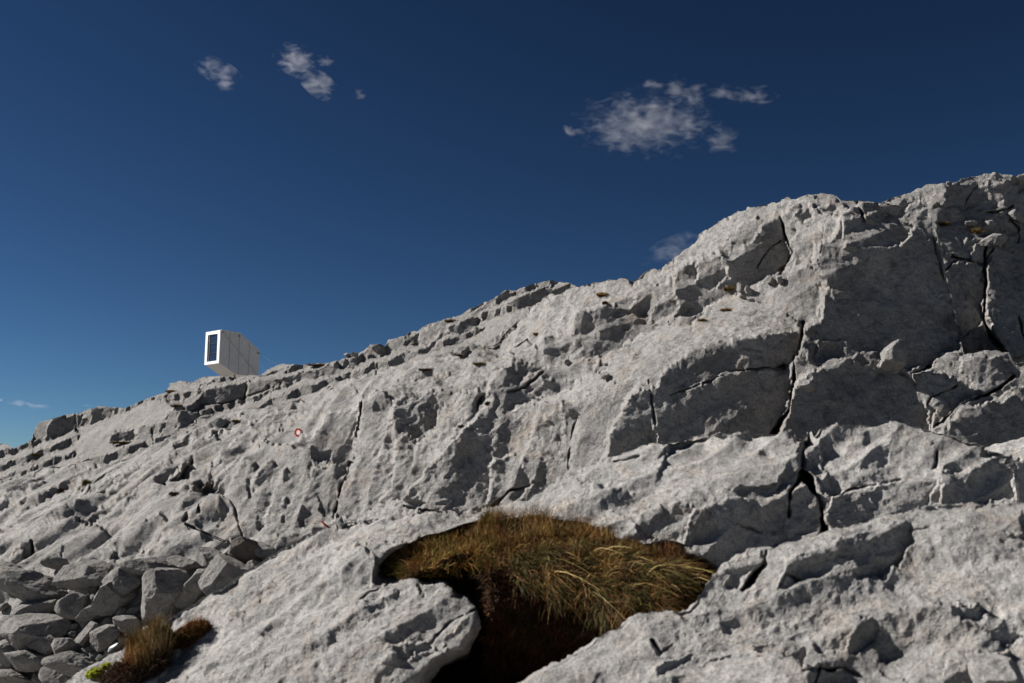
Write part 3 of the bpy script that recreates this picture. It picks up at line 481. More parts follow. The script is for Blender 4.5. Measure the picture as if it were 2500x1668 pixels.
# ---- foreground slabs
FD = 1.35
topF = [(-450, 2050), (100, 1720), (170, 1662), (235, 1612), (300, 1562), (420, 1505), (530, 1440), (640, 1370), (700, 1332), (770, 1296), (850, 1276), (960, 1262), (1100, 1250), (1200, 1236), (1290, 1216), (1340, 1190),
        (1420, 1146), (1520, 1106), (1570, 1086), (1620, 1078), (1700, 1068), (1780, 1057), (1850, 1053), (1930, 1056), (1972, 1066), (1980, 1062), (2000, 1045), (2060, 1035), (2140, 1030), (2180, 1030), (2250, 1043), (2330, 1064),
        (2400, 1082), (2440, 1094), (2470, 1112), (2484, 1150), (2486, 1210), (2500, 1300), (2950, 1500)]
sheet('rock_slab', topF, [(-450, 2100), (2950, 2000)],
      [(-400, 2000, 1.8), (170, 1662, 3.0), (420, 1505, 3.6), (640, 1370, 4.2), (850, 1276, 4.6), (1100, 1250, 4.7), (1340, 1190, 4.9), (1570, 1086, 5.3), (1850, 1053, 5.3), (2140, 1030, 5.1), (2400, 1082, 4.8), (2480, 1150, 4.4), (2900, 1500, 3.0),
       (2200, 1150, 4.35), (2250, 1240, 4.2), (2000, 1290, 3.9), (1750, 1390, 3.35), (1800, 1250, 3.8), (1600, 1300, 3.6), (1300, 1290, 3.6), (1500, 1200, 4.4), (1100, 1330, 3.5), (900, 1400, 3.0), (700, 1480, 2.9), (500, 1600, 2.6), (350, 1700, 2.4),
       (900, 1600, 2.25), (1100, 1500, 2.2), (1120, 1640, 1.95), (700, 1700, 2.1), (1500, 1700, 2.6), (2000, 1700, 2.8), (2500, 1700, 2.6), (1000, 1900, 1.6), (2000, 1950, 2.4), (0, 1950, 1.8)],
      'D', facets=[('T', [(700, 1335), (850, 1276), (1100, 1250), (1340, 1190), (1420, 1150), (1450, 1200), (1300, 1280), (1100, 1300), (900, 1330), (760, 1360)]),
                   ('L', [(1340, 1200), (1570, 1090), (1640, 1080), (1560, 1140), (1480, 1190)]), ('T', [(1640, 1080), (1850, 1053), (1960, 1070), (1940, 1110), (1900, 1180), (1750, 1200), (1600, 1180)]),
                   ('Q', [(1440, 1190), (1500, 1195), (1560, 1215), (1585, 1245), (1540, 1262), (1480, 1240)]), ('V', [(1585, 1245), (1620, 1225), (1700, 1240), (1690, 1290), (1640, 1330), (1560, 1300), (1530, 1270)]),
                   ('R', [(1690, 1245), (1790, 1215), (1900, 1245), (1925, 1335), (1830, 1350), (1760, 1395), (1700, 1400), (1660, 1330)]), ('W', [(1700, 1330), (1760, 1310), (1770, 1350), (1720, 1390)]),
                   ('W', [(1930, 1190), (1970, 1180), (2005, 1210), (2012, 1290), (1930, 1330), (1920, 1240)]), ('V', [(1930, 1110), (1955, 1105), (1960, 1160), (1900, 1200)]), ('V', [(1985, 1080), (2005, 1060), (2030, 1120), (2040, 1200), (2010, 1200), (1975, 1140)]),
                   ('D', [(2000, 1046), (2140, 1030), (2330, 1064), (2470, 1112), (2470, 1130), (2300, 1150), (2200, 1170), (2060, 1200), (2020, 1150)]),
                   ('Q', [(2080, 1110), (2160, 1100), (2170, 1140), (2120, 1150)]), ('R', [(2030, 1205), (2080, 1190), (2200, 1165), (2270, 1180), (2300, 1150), (2400, 1135), (2475, 1140), (2480, 1215), (2300, 1250), (2120, 1275), (2012, 1310), (2015, 1240)]),
                   ('V', [(2270, 1235), (2285, 1180), (2300, 1165), (2290, 1235)]),
                   ('L', [(480, 1520), (640, 1400), (760, 1340), (900, 1340), (930, 1400), (860, 1460), (700, 1560), (560, 1640), (450, 1668), (380, 1668)]),
                   ('R', [(620, 1440), (660, 1420), (690, 1430), (650, 1450), (640, 1470)]), ('R', [(560, 1500), (610, 1490), (600, 1510), (565, 1515)]), ('R', [(800, 1560), (820, 1550), (805, 1600), (790, 1595)]), ('R', [(870, 1460), (910, 1410), (940, 1430), (930, 1460)]),
                   ('R', [(925, 1440), (960, 1400), (990, 1400), (1000, 1440)]), ('V', [(1000, 1410), (1080, 1405), (1090, 1440), (1040, 1455)]),
                   ('R', [(1080, 1545), (1130, 1510), (1176, 1490), (1182, 1560), (1150, 1600), (1100, 1625)]), ('W', [(940, 1600), (1060, 1570), (1100, 1620), (1055, 1660), (1050, 1740), (900, 1740)]), ('R', [(930, 1585), (980, 1560), (1040, 1550), (1050, 1580), (980, 1600)]), ('R', [(640, 1620), (700, 1590), (720, 1570), (690, 1590), (650, 1640)])],
      cracks=[([(1978, 1060), (1962, 1100), (1962, 1150), (1985, 1195), (2005, 1230), (2012, 1300)], 8, .6), ([(1925, 1260), (1930, 1200), (1960, 1165)], 5, .2), ([(2290, 1100), (2284, 1140)], 5, .12), ([(1050, 1560), (1100, 1510), (1160, 1490)], 4, .06), ([(1800, 1280), (1860, 1300)], 3, .05),
              ([(880, 1462), (900, 1440), (950, 1420)], 5, .06), ([(1500, 1130), (1560, 1115)], 6, .05), ([(2030, 1205), (2100, 1185), (2200, 1165)], 5, .1)],
      pits=[([(935, 1405), (960, 1372), (1010, 1342), (1100, 1312), (1200, 1292), (1300, 1288), (1400, 1298), (1480, 1322), (1560, 1352), (1640, 1352), (1700, 1382), (1740, 1412), (1800, 1420), (1850, 1900), (1040, 1900), (1050, 1660), (1065, 1640), (1100, 1627), (1150, 1600),
              (1176, 1560), (1182, 1500), (1176, 1466), (1130, 1444), (1100, 1412), (1050, 1404), (1000, 1398)], 1.1, 2),
            ([(1660, 1068), (1740, 1060), (1730, 1085), (1690, 1095)], .1, 2)],
      lam=1 / 900. ** 2, warp=(40, 11), soft=1, lmax=.9, lmin=0.006, amp=0.046, mat=M_near, back=2.2, level=True, roll=(.45, 8), xr=(-900, 3300), comp=(0.5, 3.0), depth_scale=FD, groove=[((.86, .5), 0.15, 0.045, -900, 4000)], pitty=0.16, jag=1.4)
topG = [(1000, 1900), (1180, 1745), (1270, 1668), (1330, 1630), (1380, 1600), (1430, 1572), (1455, 1548), (1500, 1530), (1525, 1510), (1560, 1492), (1600, 1482), (1650, 1478), (1690, 1455), (1720, 1425), (1745, 1400), (1765, 1378), (1800, 1352),
        (1840, 1337), (1872, 1336), (1890, 1342), (1950, 1310), (2040, 1282), (2130, 1264), (2200, 1255), (2250, 1245), (2340, 1230), (2372, 1222), (2400, 1230), (2440, 1228), (2500, 1222), (2950, 1190)]
sheet('front_slab', topG, [(1000, 2100), (2950, 2100)],
      [(1180, 1745, 1.9), (1380, 1600, 2.2), (1560, 1495, 2.5), (1765, 1380, 3.0), (2040, 1285, 3.5), (2370, 1225, 3.8), (2900, 1190, 3.8), (2000, 1400, 2.85), (2200, 1400, 2.9), (2500, 1400, 2.9), (1800, 1500, 2.4), (1600, 1600, 2.0), (2200, 1550, 2.15), (2450, 1560, 2.2),
       (1500, 1750, 1.6), (1900, 1700, 1.7), (2400, 1700, 1.7), (2900, 1700, 1.7), (1200, 2000, 1.3), (2500, 2050, 1.2), (1800, 2050, 1.2)],
      'D', facets=[('T', [(1890, 1345), (2040, 1285), (2250, 1245), (2500, 1225), (2500, 1300), (2260, 1290), (2100, 1300), (1920, 1370)]),
                   ('R', [(1898, 1436), (1915, 1370), (2026, 1332), (2090, 1300), (2217, 1274), (2230, 1323), (2200, 1383), (2111, 1402), (2013, 1410)]), ('V', [(1950, 1400), (2010, 1370), (2080, 1370), (2100, 1400), (2010, 1412)]),
                   ('R', [(2090, 1515), (2150, 1502), (2135, 1566), (2085, 1606), (2060, 1590)]), ('V', [(1980, 1540), (2090, 1490), (2100, 1500), (2060, 1590), (1990, 1590)]), ('V', [(2140, 1500), (2300, 1470), (2340, 1480), (2360, 1540), (2330, 1600), (2150, 1600)]),
                   ('R', [(2332, 1468), (2366, 1505), (2409, 1550), (2473, 1580), (2500, 1560), (2430, 1515), (2380, 1480)]), ('R', [(1830, 1560), (1960, 1555), (1968, 1600), (1960, 1625), (1900, 1600), (1840, 1582)]), ('W', [(2320, 1600), (2460, 1590), (2470, 1640), (2400, 1700), (2300, 1690)]),
                   ('T', [(1640, 1660), (1760, 1605), (1860, 1600), (1960, 1630), (1990, 1680), (1700, 1740)]), ('R', [(1960, 1625), (2060, 1620), (2090, 1660), (2000, 1680)]), ('L', [(2090, 1650), (2140, 1620), (2200, 1640), (2240, 1690), (2080, 1690)]),
                   ('R', [(1600, 1620), (1700, 1590), (1690, 1610), (1610, 1650)]), ('V', [(1770, 1385), (1800, 1355), (1860, 1345), (1850, 1390), (1800, 1420), (1780, 1430)])],
      cracks=[([(1815, 1432), (1840, 1408), (1868, 1378), (1872, 1350)], 7, .14), ([(1590, 1560), (1610, 1590), (1640, 1570)], 5, .05), ([(2000, 1630), (1990, 1720)], 5, .08), ([(1960, 1640), (2060, 1625), (2110, 1640)], 5, .06), ([(1900, 1440), (1920, 1400), (1950, 1420)], 4, .04)],
      lam=1 / 900. ** 2, warp=(45, 13), soft=1, lmax=.7, lmin=0.005, amp=0.046, mat=M_near, xr=(1000, 3700), back=1.6, comp=(0.5, 2.4), depth_scale=FD, groove=[((.93, .35), 0.13, 0.035, -900, 4000)], pitty=0.13, jag=1.4)
sheet('side_slab', [(2330, 1150), (2390, 1110), (2425, 1092), (2500, 1073), (2600, 1055), (2950, 1030)], [(2330, 1500), (2950, 1500)],
      [(2350, 1130, 8.6), (2425, 1092, 8.6), (2500, 1073, 8.6), (2900, 1030, 8.6), (2400, 1300, 6.8), (2900, 1300, 6.5), (2500, 1480, 6)], 'L',
      facets=[('R', [(2440, 1130), (2520, 1118), (2600, 1130), (2600, 1300), (2400, 1300), (2430, 1180)])],
      lam=1 / 900. ** 2, warp=(50, 8), soft=2, lmax=.9, lmin=0.03, amp=0.06, mat=M_near, comp=(1, 8), xr=(2330, 3700), back=3.0, pitty=.2)
# wide ground under everything, out to the horizon
gm = plain('stony_ground', (0.26, 0.25, 0.235), 0.95, var=0.25, sc=0.3)
gv = []; rr = [3, 12, 40, 150, 600, 3000, 9000]
for r_ in rr:
    for k in range(48):
        a = k * math.tau / 48; gv.append((r_ * math.cos(a), r_ * math.sin(a), -3.2 - 0.02 * r_ - 0.3 * math.sin(3 * a) * min(1, r_ / 40)))
gf = [(i * 48 + k, i * 48 + (k + 1) % 48, (i + 1) * 48 + (k + 1) % 48, (i + 1) * 48 + k) for i in range(len(rr) - 1) for k in range(48)]
gv.append((0, 0, -3.2)); gf += [(k, (k + 1) % 48, len(gv) - 1)[::-1] for k in range(48)]
tag(mesh_py('ground', gv, gf, gm, smooth=True), kind='structure')
# ================================================================== things
def on(px, py, only=None, lift=0.0):
    p, n, d = hit(px, py, only); return p + n * lift, n, d
def rotmat(rs):
    q = rs.normal(size=4); q /= np.linalg.norm(q); w, x, y, z = q
    return np.array([[1 - 2 * (y * y + z * z), 2 * (x * y - z * w), 2 * (x * z + y * w)], [2 * (x * y + z * w), 1 - 2 * (x * x + z * z), 2 * (y * z - x * w)], [2 * (x * z - y * w), 2 * (y * z + x * w), 1 - 2 * (x * x + y * y)]])
import bmesh
_ico = {}
def ico(k):
    if k not in _ico:
        bm = bmesh.new(); bmesh.ops.create_icosphere(bm, subdivisions=k, radius=1)
        _ico[k] = (np.array([v.co for v in bm.verts]), np.array([[v.index for v in f.verts] for f in bm.faces])); bm.free()
    return _ico[k]
def stone(name, px, py, rx, ry, label, cat='rock', group=None, mat=None, tilt=0, seed=0, D=None, cuts=11, rough=1.0, only=('hill',), sub=None):
    """a broken block: a ball cut by random planes, then weathered"""
    if D is None:
        _, _, d = hit(px, py + ry * 0.7, only); D = d - rx * d / FOC * 0.35
    r = rx * D / FOC; rz = ry * D / FOC; c = at(px, py, np.array(float(D)))
    rs = np.random.default_rng(seed * 131 + int(px) * 7 + int(py)); V, F = ico(sub or (6 if rx > 45 else 5 if rx > 18 else 4))
    U = V.copy(); h = np.full(len(V), 1.0)
    for _ in range(cuts):
        n = rs.normal(size=3); n /= np.linalg.norm(n); o = rs.uniform(0.50, 0.86)
        dd = V @ n; h = np.where(dd * h > o, o / np.maximum(dd, 1e-6), h)
    h = h * 0.96 + 0.04
    U = V * h[:, None]; U = U / np.abs(U).max(0)
    sc = np.array([r, (r * 0.9 + rz) / 2 * 1.05, rz]); t = R(-tilt); Q = U * sc
    Q = np.stack([Q[:, 0] * math.cos(t) - Q[:, 2] * math.sin(t), Q[:, 1], Q[:, 0] * math.sin(t) + Q[:, 2] * math.cos(t)], -1)
    m = min(r, rz); off = rs.uniform(0, 50, 3); nr = V; sk = rs.normal(size=3) * .25; Q[:, 0] += Q[:, 2] * sk[0]; Q[:, 2] += Q[:, 1] * sk[1]
    dsp = 0; lam = 1.3 * m; a = 0.075 * rough
    for o in range(6):
        v = noise(Q / lam + off, 60 + o); dsp = dsp + a * lam * (v if o % 2 else 0.5 - 1.6 * np.abs(v)); lam /= 2.0; a *= 1.25
    Q = Q + nr * dsp[:, None]
    o = mesh_np(name, Q, F, mat or M_rub); o.location = tuple(c)
    tag(o, label, cat, group); return o
def tube(pts, rad, n=8):
    pts = np.array(pts, float); V = []; F = []; rad = np.broadcast_to(rad, (len(pts),))
    for i, p in enumerate(pts):
        d = pts[min(i + 1, len(pts) - 1)] - pts[max(i - 1, 0)]; d /= np.linalg.norm(d)
        a = np.cross(d, [0, 0, 1.]); a = a / np.linalg.norm(a) if np.linalg.norm(a) > 1e-4 else np.array([1., 0, 0]); b = np.cross(d, a)
        for k in range(n): V.append(p + rad[i] * (math.cos(math.tau * k / n) * a + math.sin(math.tau * k / n) * b))
    for i in range(len(pts) - 1):
        for k in range(n): F.append((i * n + k, i * n + (k + 1) % n, (i + 1) * n + (k + 1) % n, (i + 1) * n + k))
    F.append(tuple(range(n))[::-1]); F.append(tuple((len(pts) - 1) * n + k for k in range(n))); return V, F
def join(parts):
    V = []; F = []
    for v, f in parts:
        k = len(V); V += list(v); F += [tuple(i + k for i in q) for q in f]
    return V, F
def boxg(c, ax, ay, az):
    """box from centre and three half-axis vectors"""
    c, ax, ay, az = map(lambda t: np.array(t, float), (c, ax, ay, az))
    V = [c + sx * ax + sy * ay + sz * az for sz in (-1, 1) for sy in (-1, 1) for sx in (-1, 1)]
    F = [(0, 2, 3, 1), (4, 5, 7, 6), (0, 1, 5, 4), (2, 6, 7, 3), (0, 4, 6, 2), (1, 3, 7, 5)]
    if np.dot(np.cross(ax, ay), az) < 0: F = [f[::-1] for f in F]
    return V, F
def rel(V, root): L_ = np.array(root.location); return [np.array(v) - L_ for v in V]
# ---- mountain shelter
def build_cabin():
    nF = np.array([-.62, -.79, 0]); nF /= np.linalg.norm(nF); nS = np.array([.79, -.62, 0]); nS /= np.linalg.norm(nS); up = np.array([0, 0, 1.])
    Wd = 2.4; lo, hi = 40., 160.
    for _ in range(50):
        D = (lo + hi) / 2; P = at(541, 806, np.array(D)); Q = P - nS * Wd; a, b, c = project(Q[None])
        if a[0] < 506.0: lo = D
        else: hi = D
    P0 = at(541, 806, np.array(D))                                       # top front edge nearest the camera
    def sidept(px, py):                                                  # photo pixel on the side wall -> (run back from the front, height)
        d = ray(px, py); t = np.dot(P0 - CAM, nS) / np.dot(d, nS); q = CAM + d * t - P0; return np.dot(q, -nF), q[2]
    tl = (0., 0.); bl = sidept(536.8, 887); tm = sidept(585.6, 813.6); tr = sidept(633.8, 857); bm_ = sidept(575, 914); br = sidept(633, 920.5)
    prof = [tl, tm, tr, (tr[0], br[1]), bm_, (0., bl[1])]
    print('cabin distance', D, 'profile', [(round(a, 2), round(b, 2)) for a, b in prof])
    root = empty('cabin', P0 + up * prof[4][1] - nF * prof[4][0] - nS * Wd / 2)
    tag(root, 'small silver metal mountain cabin with a white framed window, jutting out from the ridge', 'cabin')
    def w(s_, z, o=0.0): return P0 - nF * s_ + up * z + nS * o
    white = plain('white_trim', (0.92, 0.92, 0.92), 0.4, var=.01); alu = plain('brushed_panel', (0.60, 0.565, 0.54), 0.5, metal=0.1, var=.06, sc=1.5)
    dark = plain('dark_joint', (0.24, 0.19, 0.16), 0.7, var=.2); steel = plain('steel_tube', (0.25, 0.23, 0.2), 0.45, metal=.6, var=.1)
    wire = plain('wire_rope', (0.03, 0.03, 0.032), .7)
    glass = plain('window_glass', (0.015, 0.022, 0.045), 0.04, spec=0.9, var=.3, sc=0.6)
    n = len(prof); V = [w(a, b) for a, b in prof] + [w(a, b, -Wd) for a, b in prof]
    F = [tuple(range(n)), tuple(range(2 * n - 1, n - 1, -1))] + [(i + n, (i + 1) % n + n, (i + 1) % n, i) for i in range(n)]
    mesh_py('wall', rel(V, root), F, alu, root)
    # roof sheets a touch proud of the wall
    for a, b in ((0, 1), (1, 2)):
        A, B = np.array(prof[a]), np.array(prof[b]); d = (B - A) / np.linalg.norm(B - A); nn_ = np.array([-d[1], d[0]]);
        nn_ = nn_ if nn_[1] > 0 else -nn_
        c = (A + B) / 2 + nn_ * 0.02; hl = np.linalg.norm(B - A) / 2
        v, f = boxg(w(c[0], c[1], -Wd / 2), (-nF * d[0] + up * d[1]) * hl, nS * (Wd / 2 + .03), (-nF * nn_[0] + up * nn_[1]) * .02)
        mesh_py('roof', rel(v, root), f, alu, root)
    # vertical panel joints on the side
    def topz(s_): return np.interp(s_, [prof[0][0], prof[1][0], prof[2][0]], [prof[0][1], prof[1][1], prof[2][1]])
    def botz(s_): return np.interp(s_, [0, prof[4][0], prof[3][0]], [prof[5][1], prof[4][1], prof[3][1]])
    for px, py in ((562, 811), (585.4, 815), (609, 836)):
        s_ = sidept(px, py)[0]; z0, z1 = botz(s_), topz(s_)
        v, f = boxg(w(s_, (z0 + z1) / 2, .004), -nF * .018, nS * .006, up * (z1 - z0) / 2); mesh_py('panel_joint', rel(v, root), f, dark, root)
    # diagonal pipe from the front corner down to the rock
    a, b = sidept(542.5, 808), sidept(625, 912)
    v, f = tube([w(a[0], a[1], .07), w(b[0], b[1], .07)], .045); mesh_py('brace', rel(v, root), f, alu, root)
    for q in ((584, 821), (630.6, 862.8), (545, 812)):
        a = sidept(*q); v, f = boxg(w(a[0], a[1], .05), -nF * .08, nS * .05, up * .07); mesh_py('bracket', rel(v, root), f, dark, root)
    # window frame on the front
    H = -prof[5][1]; c0 = P0 - nS * Wd                                    # top left corner of the front
    def fr(u, v_, o=0.0): return c0 + nS * (u * Wd) - up * (v_ * H) + nF * o
    u0, u1, v0, v1 = .15, .84, .10, .915
    ring = [((0, 0), (1, 0), (1, v0), (0, v0)), ((0, v1), (1, v1), (1, 1), (0, 1)), ((0, v0), (u0, v0), (u0, v1), (0, v1)), ((u1, v0), (1, v0), (1, v1), (u1, v1))]
    parts = []
    for qd in ring:
        V = [fr(*p, .03) for p in qd] + [fr(*p, .16) for p in qd]; F = [(0, 1, 2, 3), (7, 6, 5, 4), (0, 4, 5, 1), (1, 5, 6, 2), (2, 6, 7, 3), (3, 7, 4, 0)]; parts.append((V, F))
    V, F = join(parts); win = mesh_py('window', rel(V, root), F, white, root)
    V = [fr(u0, v0, .05), fr(u1, v0, .05), fr(u1, v1, .05), fr(u0, v1, .05)]
    g = mesh_py('pane', rel(V, root), [(3, 2, 1, 0)], glass, win)
    for v_ in (v0 + (v1 - v0) * .34, v0 + (v1 - v0) * .70):
        V, F = boxg(fr((u0 + u1) / 2, v_, .09), nS * (u1 - u0) * Wd / 2, up * .016, nF * .015); mesh_py('glazing_bar', rel(V, root), F, wire, win)
    V, F = boxg(fr(u0 + .10, (v0 + v1) / 2, .085), nS * .03, up * (v1 - v0) * H / 2, nF * .015); mesh_py('mullion', rel(V, root), F, steel, win)
    V, F = boxg(fr(u0 + .02, (v0 + v1) / 2, .07), nS * .04, up * (v1 - v0) * H / 2, nF * .015); mesh_py('gasket', rel(V, root), F, dark, win)
    # cables down to the ridge, feet under the floor
    for (p, q) in (((630.6, 862.8), (688, 893)), ((584, 821), (650, 905))):
        a = sidept(*p); A = w(a[0], a[1], .1); B = on(q[0], q[1] + 2, ('far_ridge',))[0]
        m_ = (A + B) / 2 - up * .06; v, f = tube([A, m_, B], .009, 6); mesh_py('cable', rel(v, root), f, wire, root)
    for s_ in (prof[4][0] + .25, prof[3][0] - .35):
        v, f = tube([w(s_, botz(s_), -.5), w(s_, botz(s_) - .7, -.5)], .09); mesh_py('foot', rel(v, root), f, dark, root)
        v, f = tube([w(s_, botz(s_), -1.9), w(s_, botz(s_) - .7, -1.9)], .09); mesh_py('foot', rel(v, root), f, dark, root)
build_cabin()
# ---- painted trail marks
def drape(V, Nn, pts, lift):
    """drop local points on the rock: inverse-distance height over the local plane"""
    return [p + Nn * lift for p in pts]
def local_frame(px, py, only):
    """plane fitted to the rock round a pixel; the mark is painted on that plane, just proud of the bumps"""
    nm = [q for q in SHEETS if q[0] in only][0]; _, V, a, b, d, nn = nm
    _, _, dd = hit(px, py, only); m = np.hypot(a - px, b - py) < 16; m &= np.abs(d - dd) < 1.5
    A = np.stack([a[m] - px, b[m] - py, np.ones(m.sum())], -1); w = np.linalg.lstsq(A, np.log(d[m]), rcond=None)[0]
    off = np.percentile(np.log(d[m]) - A @ w, 6); w[:2] *= .8
    return (lambda u, v, lift=.0: at(px + u, py - v, np.array(math.exp(w[0] * u - w[1] * v + w[2] + off) - lift))), dd
P_red = plain('red_paint', (0.13, 0.018, 0.015), .9, var=.5, spec=.02, sc=60); P_white = plain('white_paint', (0.30, 0.29, 0.28), .9, var=.25, spec=.02, sc=60)
def disc(surf, r0, r1, lift, seed, n=30, ex=1.0):
    rs = np.random.default_rng(seed); V = []; F = []; jo = rs.uniform(.9, 1.1, n); ji = rs.uniform(.86, 1.1, n); m = 4
    for i in range(m + 1):
        for k in range(n):
            a = math.tau * k / n; r = r0 * ji[k] + (r1 * jo[k] - r0 * ji[k]) * i / m; V.append(surf(r * math.cos(a) * ex, r * math.sin(a), lift))
    for i in range(m):
        for k in range(n): F.append((i * n + k, i * n + (k + 1) % n, (i + 1) * n + (k + 1) % n, (i + 1) * n + k))
    return V, F
def mark(px, py, r, label, seed):
    surf, d = local_frame(px, py, ('hill',)); root = empty('trail_mark', surf(0, 0)); tag(root, label, 'trail mark'); k = 1.0
    V, F = disc(surf, 0.0, r * .60 * k, .005, seed, ex=.88); mesh_py('white_centre', rel(V, root), F, P_white, root, True)
    V, F = disc(surf, r * .56 * k, r * 1.02 * k, .01, seed + 1, ex=.88); mesh_py('red_ring', rel(V, root), F, P_red, root, True)
mark(728, 1056, 10.0, 'red painted ring with a white centre on the sunlit rock wall below the cabin', 3)
def stripe(pts, wpx, label, mat, sheetn=('hill',)):
    V = []; F = []
    for i, (x, y) in enumerate(pts):
        p, n, d = hit(x, y, sheetn); n = n / np.linalg.norm(n); q, _, _ = hit(x, y, sheetn)
        tdir = ray(*pts[min(i + 1, len(pts) - 1)]) - ray(*pts[max(0, i - 1)]); s_ = np.cross(tdir, n); s_ /= np.linalg.norm(s_); k = wpx * d / FOC / 2 * (1 + .3 * math.sin(i * 2.3))
        V += [p + n * .035 - s_ * k, p + n * .05, p + n * .035 + s_ * k]
    for i in range(len(pts) - 1):
        for j in (0, 1): F.append((i * 3 + j, i * 3 + j + 1, i * 3 + j + 4, i * 3 + j + 3))
    o = mesh_py('trail_mark', V, F, mat); tag(o, label, 'trail mark')
stripe([(788, 1274), (794, 1281), (800, 1290), (806, 1299), (813, 1308), (819, 1316)], 4.5, 'thin dark red painted stripe running down the pale ledge below the rock wall', P_red)
stripe([(801, 953), (805, 950), (809, 947)], 5, 'small red and white painted blaze high on the slope right of the cabin', P_red)
stripe([(736, 979), (739, 980), (742, 981)], 3.5, 'tiny red painted dot above the painted ring', P_red)
# ---- pair of trekking poles leaning on the rock
def build_poles():
    blk = plain('black_rubber', (0.012, 0.012, 0.013), .6, var=.2); sh = plain('pole_metal', (0.035, 0.035, 0.038), .6, metal=.2, var=.2); strap = plain('strap_fabric', (0.02, 0.02, 0.022), .9, var=.2)
    ds = [hit(450 + 11 * i, 1278 + 4.6 * i, ('hill',))[2] for i in range(9)]; D0 = min(float(q[4][(np.abs(q[2] - 500) < 62) & (np.abs(q[3] - 1300) < 26) & (np.abs((q[3] - 1278) - (q[2] - 450) * .42) < 14)].min()) for q in SHEETS if q[0] == 'hill') - .06; d1 = D0
    print('poles', ds)
    for k, (o1, o2, lab) in enumerate(((0, 0, 'black trekking pole leaning on the pale slab, the upper one of the pair'), (3.2, 2.5, 'black trekking pole lying just beneath its twin on the slab'))):
        A = at(449 + o1, 1277 + o1, np.array(D0)); B = at(558 - 2 * o2, 1324 + o2, np.array(min(D0 - .05, d1 - .04)))
        root = empty('trekking_pole', B); tag(root, lab, 'trekking pole', 'trekking poles left on the rock'); dr = B - A; px = D0 / FOC
        def f(t): return A + dr * t
        v, q = tube([f(0), f(.02), f(.10), f(.22), f(.27)], [2.0 * px, 3.6 * px, 2.8 * px, 3.1 * px, 1.6 * px]); mesh_py('grip', rel(v, root), q, blk, root, True)
        v, q = tube([f(.25), f(.62)], 1.6 * px); mesh_py('upper_shaft', rel(v, root), q, sh, root, True)
        v, q = tube([f(.60), f(.93)], 1.3 * px); mesh_py('lower_shaft', rel(v, root), q, sh, root, True)
        v, q = tube([f(.60), f(.635)], 1.7 * px); mesh_py('clamp', rel(v, root), q, blk, root, True)
        v, q = tube([f(.92), f(.93)], 4 * px, 14); mesh_py('basket', rel(v, root), q, blk, root, True)
        v, q = tube([f(.93), f(1.0)], [.9 * px, .4 * px]); mesh_py('tip', rel(v, root), q, sh, root, True)
        lp = [f(.05) + np.array([0, 0, -1.]) * px * 9 * math.sin(math.pi * t) + dr * .10 * t for t in np.linspace(0, 1, 9)]
        v, q = tube(lp, .7 * px, 6); mesh_py('wrist_strap', rel(v, root), q, strap, root, True)
build_poles()
# ---- rubble in the gully
big = [(85, 1436, 98, 42, 12, 'long grey boulder with a pale flat top at the left edge above the rubble', 0), (205, 1405, 62, 30, 5, 'dark wedge of rock behind the rubble, right of the long boulder', 0), (300, 1418, 44, 40, 0, 'knobbly grey boulder leaning against the big round one', 0),
       (358, 1383, 66, 20, 3, 'dark flat-topped rock at the foot of the bright slab', 0), (398, 1455, 78, 58, -12, 'biggest rounded boulder in the rubble, above the upright brown grass', 0), (272, 1466, 46, 38, 0, 'smooth shaded boulder below the knobbly one', 0),
       (473, 1436, 34, 42, 10, 'narrow upright boulder right of the biggest rounded one', 0), (560, 1422, 64, 52, 22, 'angular shaded boulder half hidden by the foreground slab', 0), (593, 1356, 42, 36, -25, 'brown cracked boulder perched at the top of the gully', 1),
       (182, 1482, 36, 30, 0, 'round dark boulder in the middle of the rubble', 0), (95, 1490, 54, 22, -8, 'flat blocky rock below the long boulder at left', 0), (232, 1497, 40, 22, 5, 'small pale-topped block in the centre of the rubble', 0),
       (82, 1534, 84, 36, -5, 'broad humped boulder near the left edge', 0), (30, 1592, 44, 34, 20, 'boulder cut by the left edge of the picture', 0), (108, 1575, 42, 30, 0, 'squat boulder between the broad hump and the bottom slabs', 0),
       (158, 1582, 32, 34, -10, 'blocky boulder with a split face near the bottom left', 0), (66, 1612, 72, 24, 10, 'pale slanting slab of rock in the bottom left corner', 0), (172, 1622, 68, 28, 14, 'slanting slab beside the foreground rock at bottom', 0),
       (214, 1546, 15, 36, 28, 'long thin stone standing on end among the rubble', 0), (252, 1562, 34, 32, 0, 'dark round boulder behind the small snow patch', 0), (312, 1524, 32, 22, 18, 'slanted small slab left of the brown grass', 0),
       (140, 1645, 40, 22, 12, 'low dark stone at the bottom edge left of the foreground slab', 0), (35, 1655, 46, 18, 5, 'low stone at the bottom left corner', 0), (620, 1400, 30, 24, 0, 'dark stone wedged behind the crest of the foreground slab', 0),
       (455, 1376, 40, 15, 12, 'low grey block above the narrow upright boulder', 0), (520, 1362, 44, 20, 18, 'pale slanting block left of the brown cracked boulder', 0), (25, 1392, 40, 14, 20, 'low slab above the long boulder at the left edge', 0), (140, 1376, 36, 13, 14, 'low ledge block above the dark wedge of rock', 0), (650, 1352, 34, 20, 20, 'low grey rock right of the brown cracked boulder', 0)]
for i, (x, y, rx, ry, tl_, lab, br_) in enumerate(big):
    stone('boulder' if rx > 40 else 'stone', x, y, rx * 1.1, ry * 1.12, lab, 'boulder' if rx > 40 else 'stone', 'boulders filling the gully', M_brown if br_ else M_rub, tl_, i)
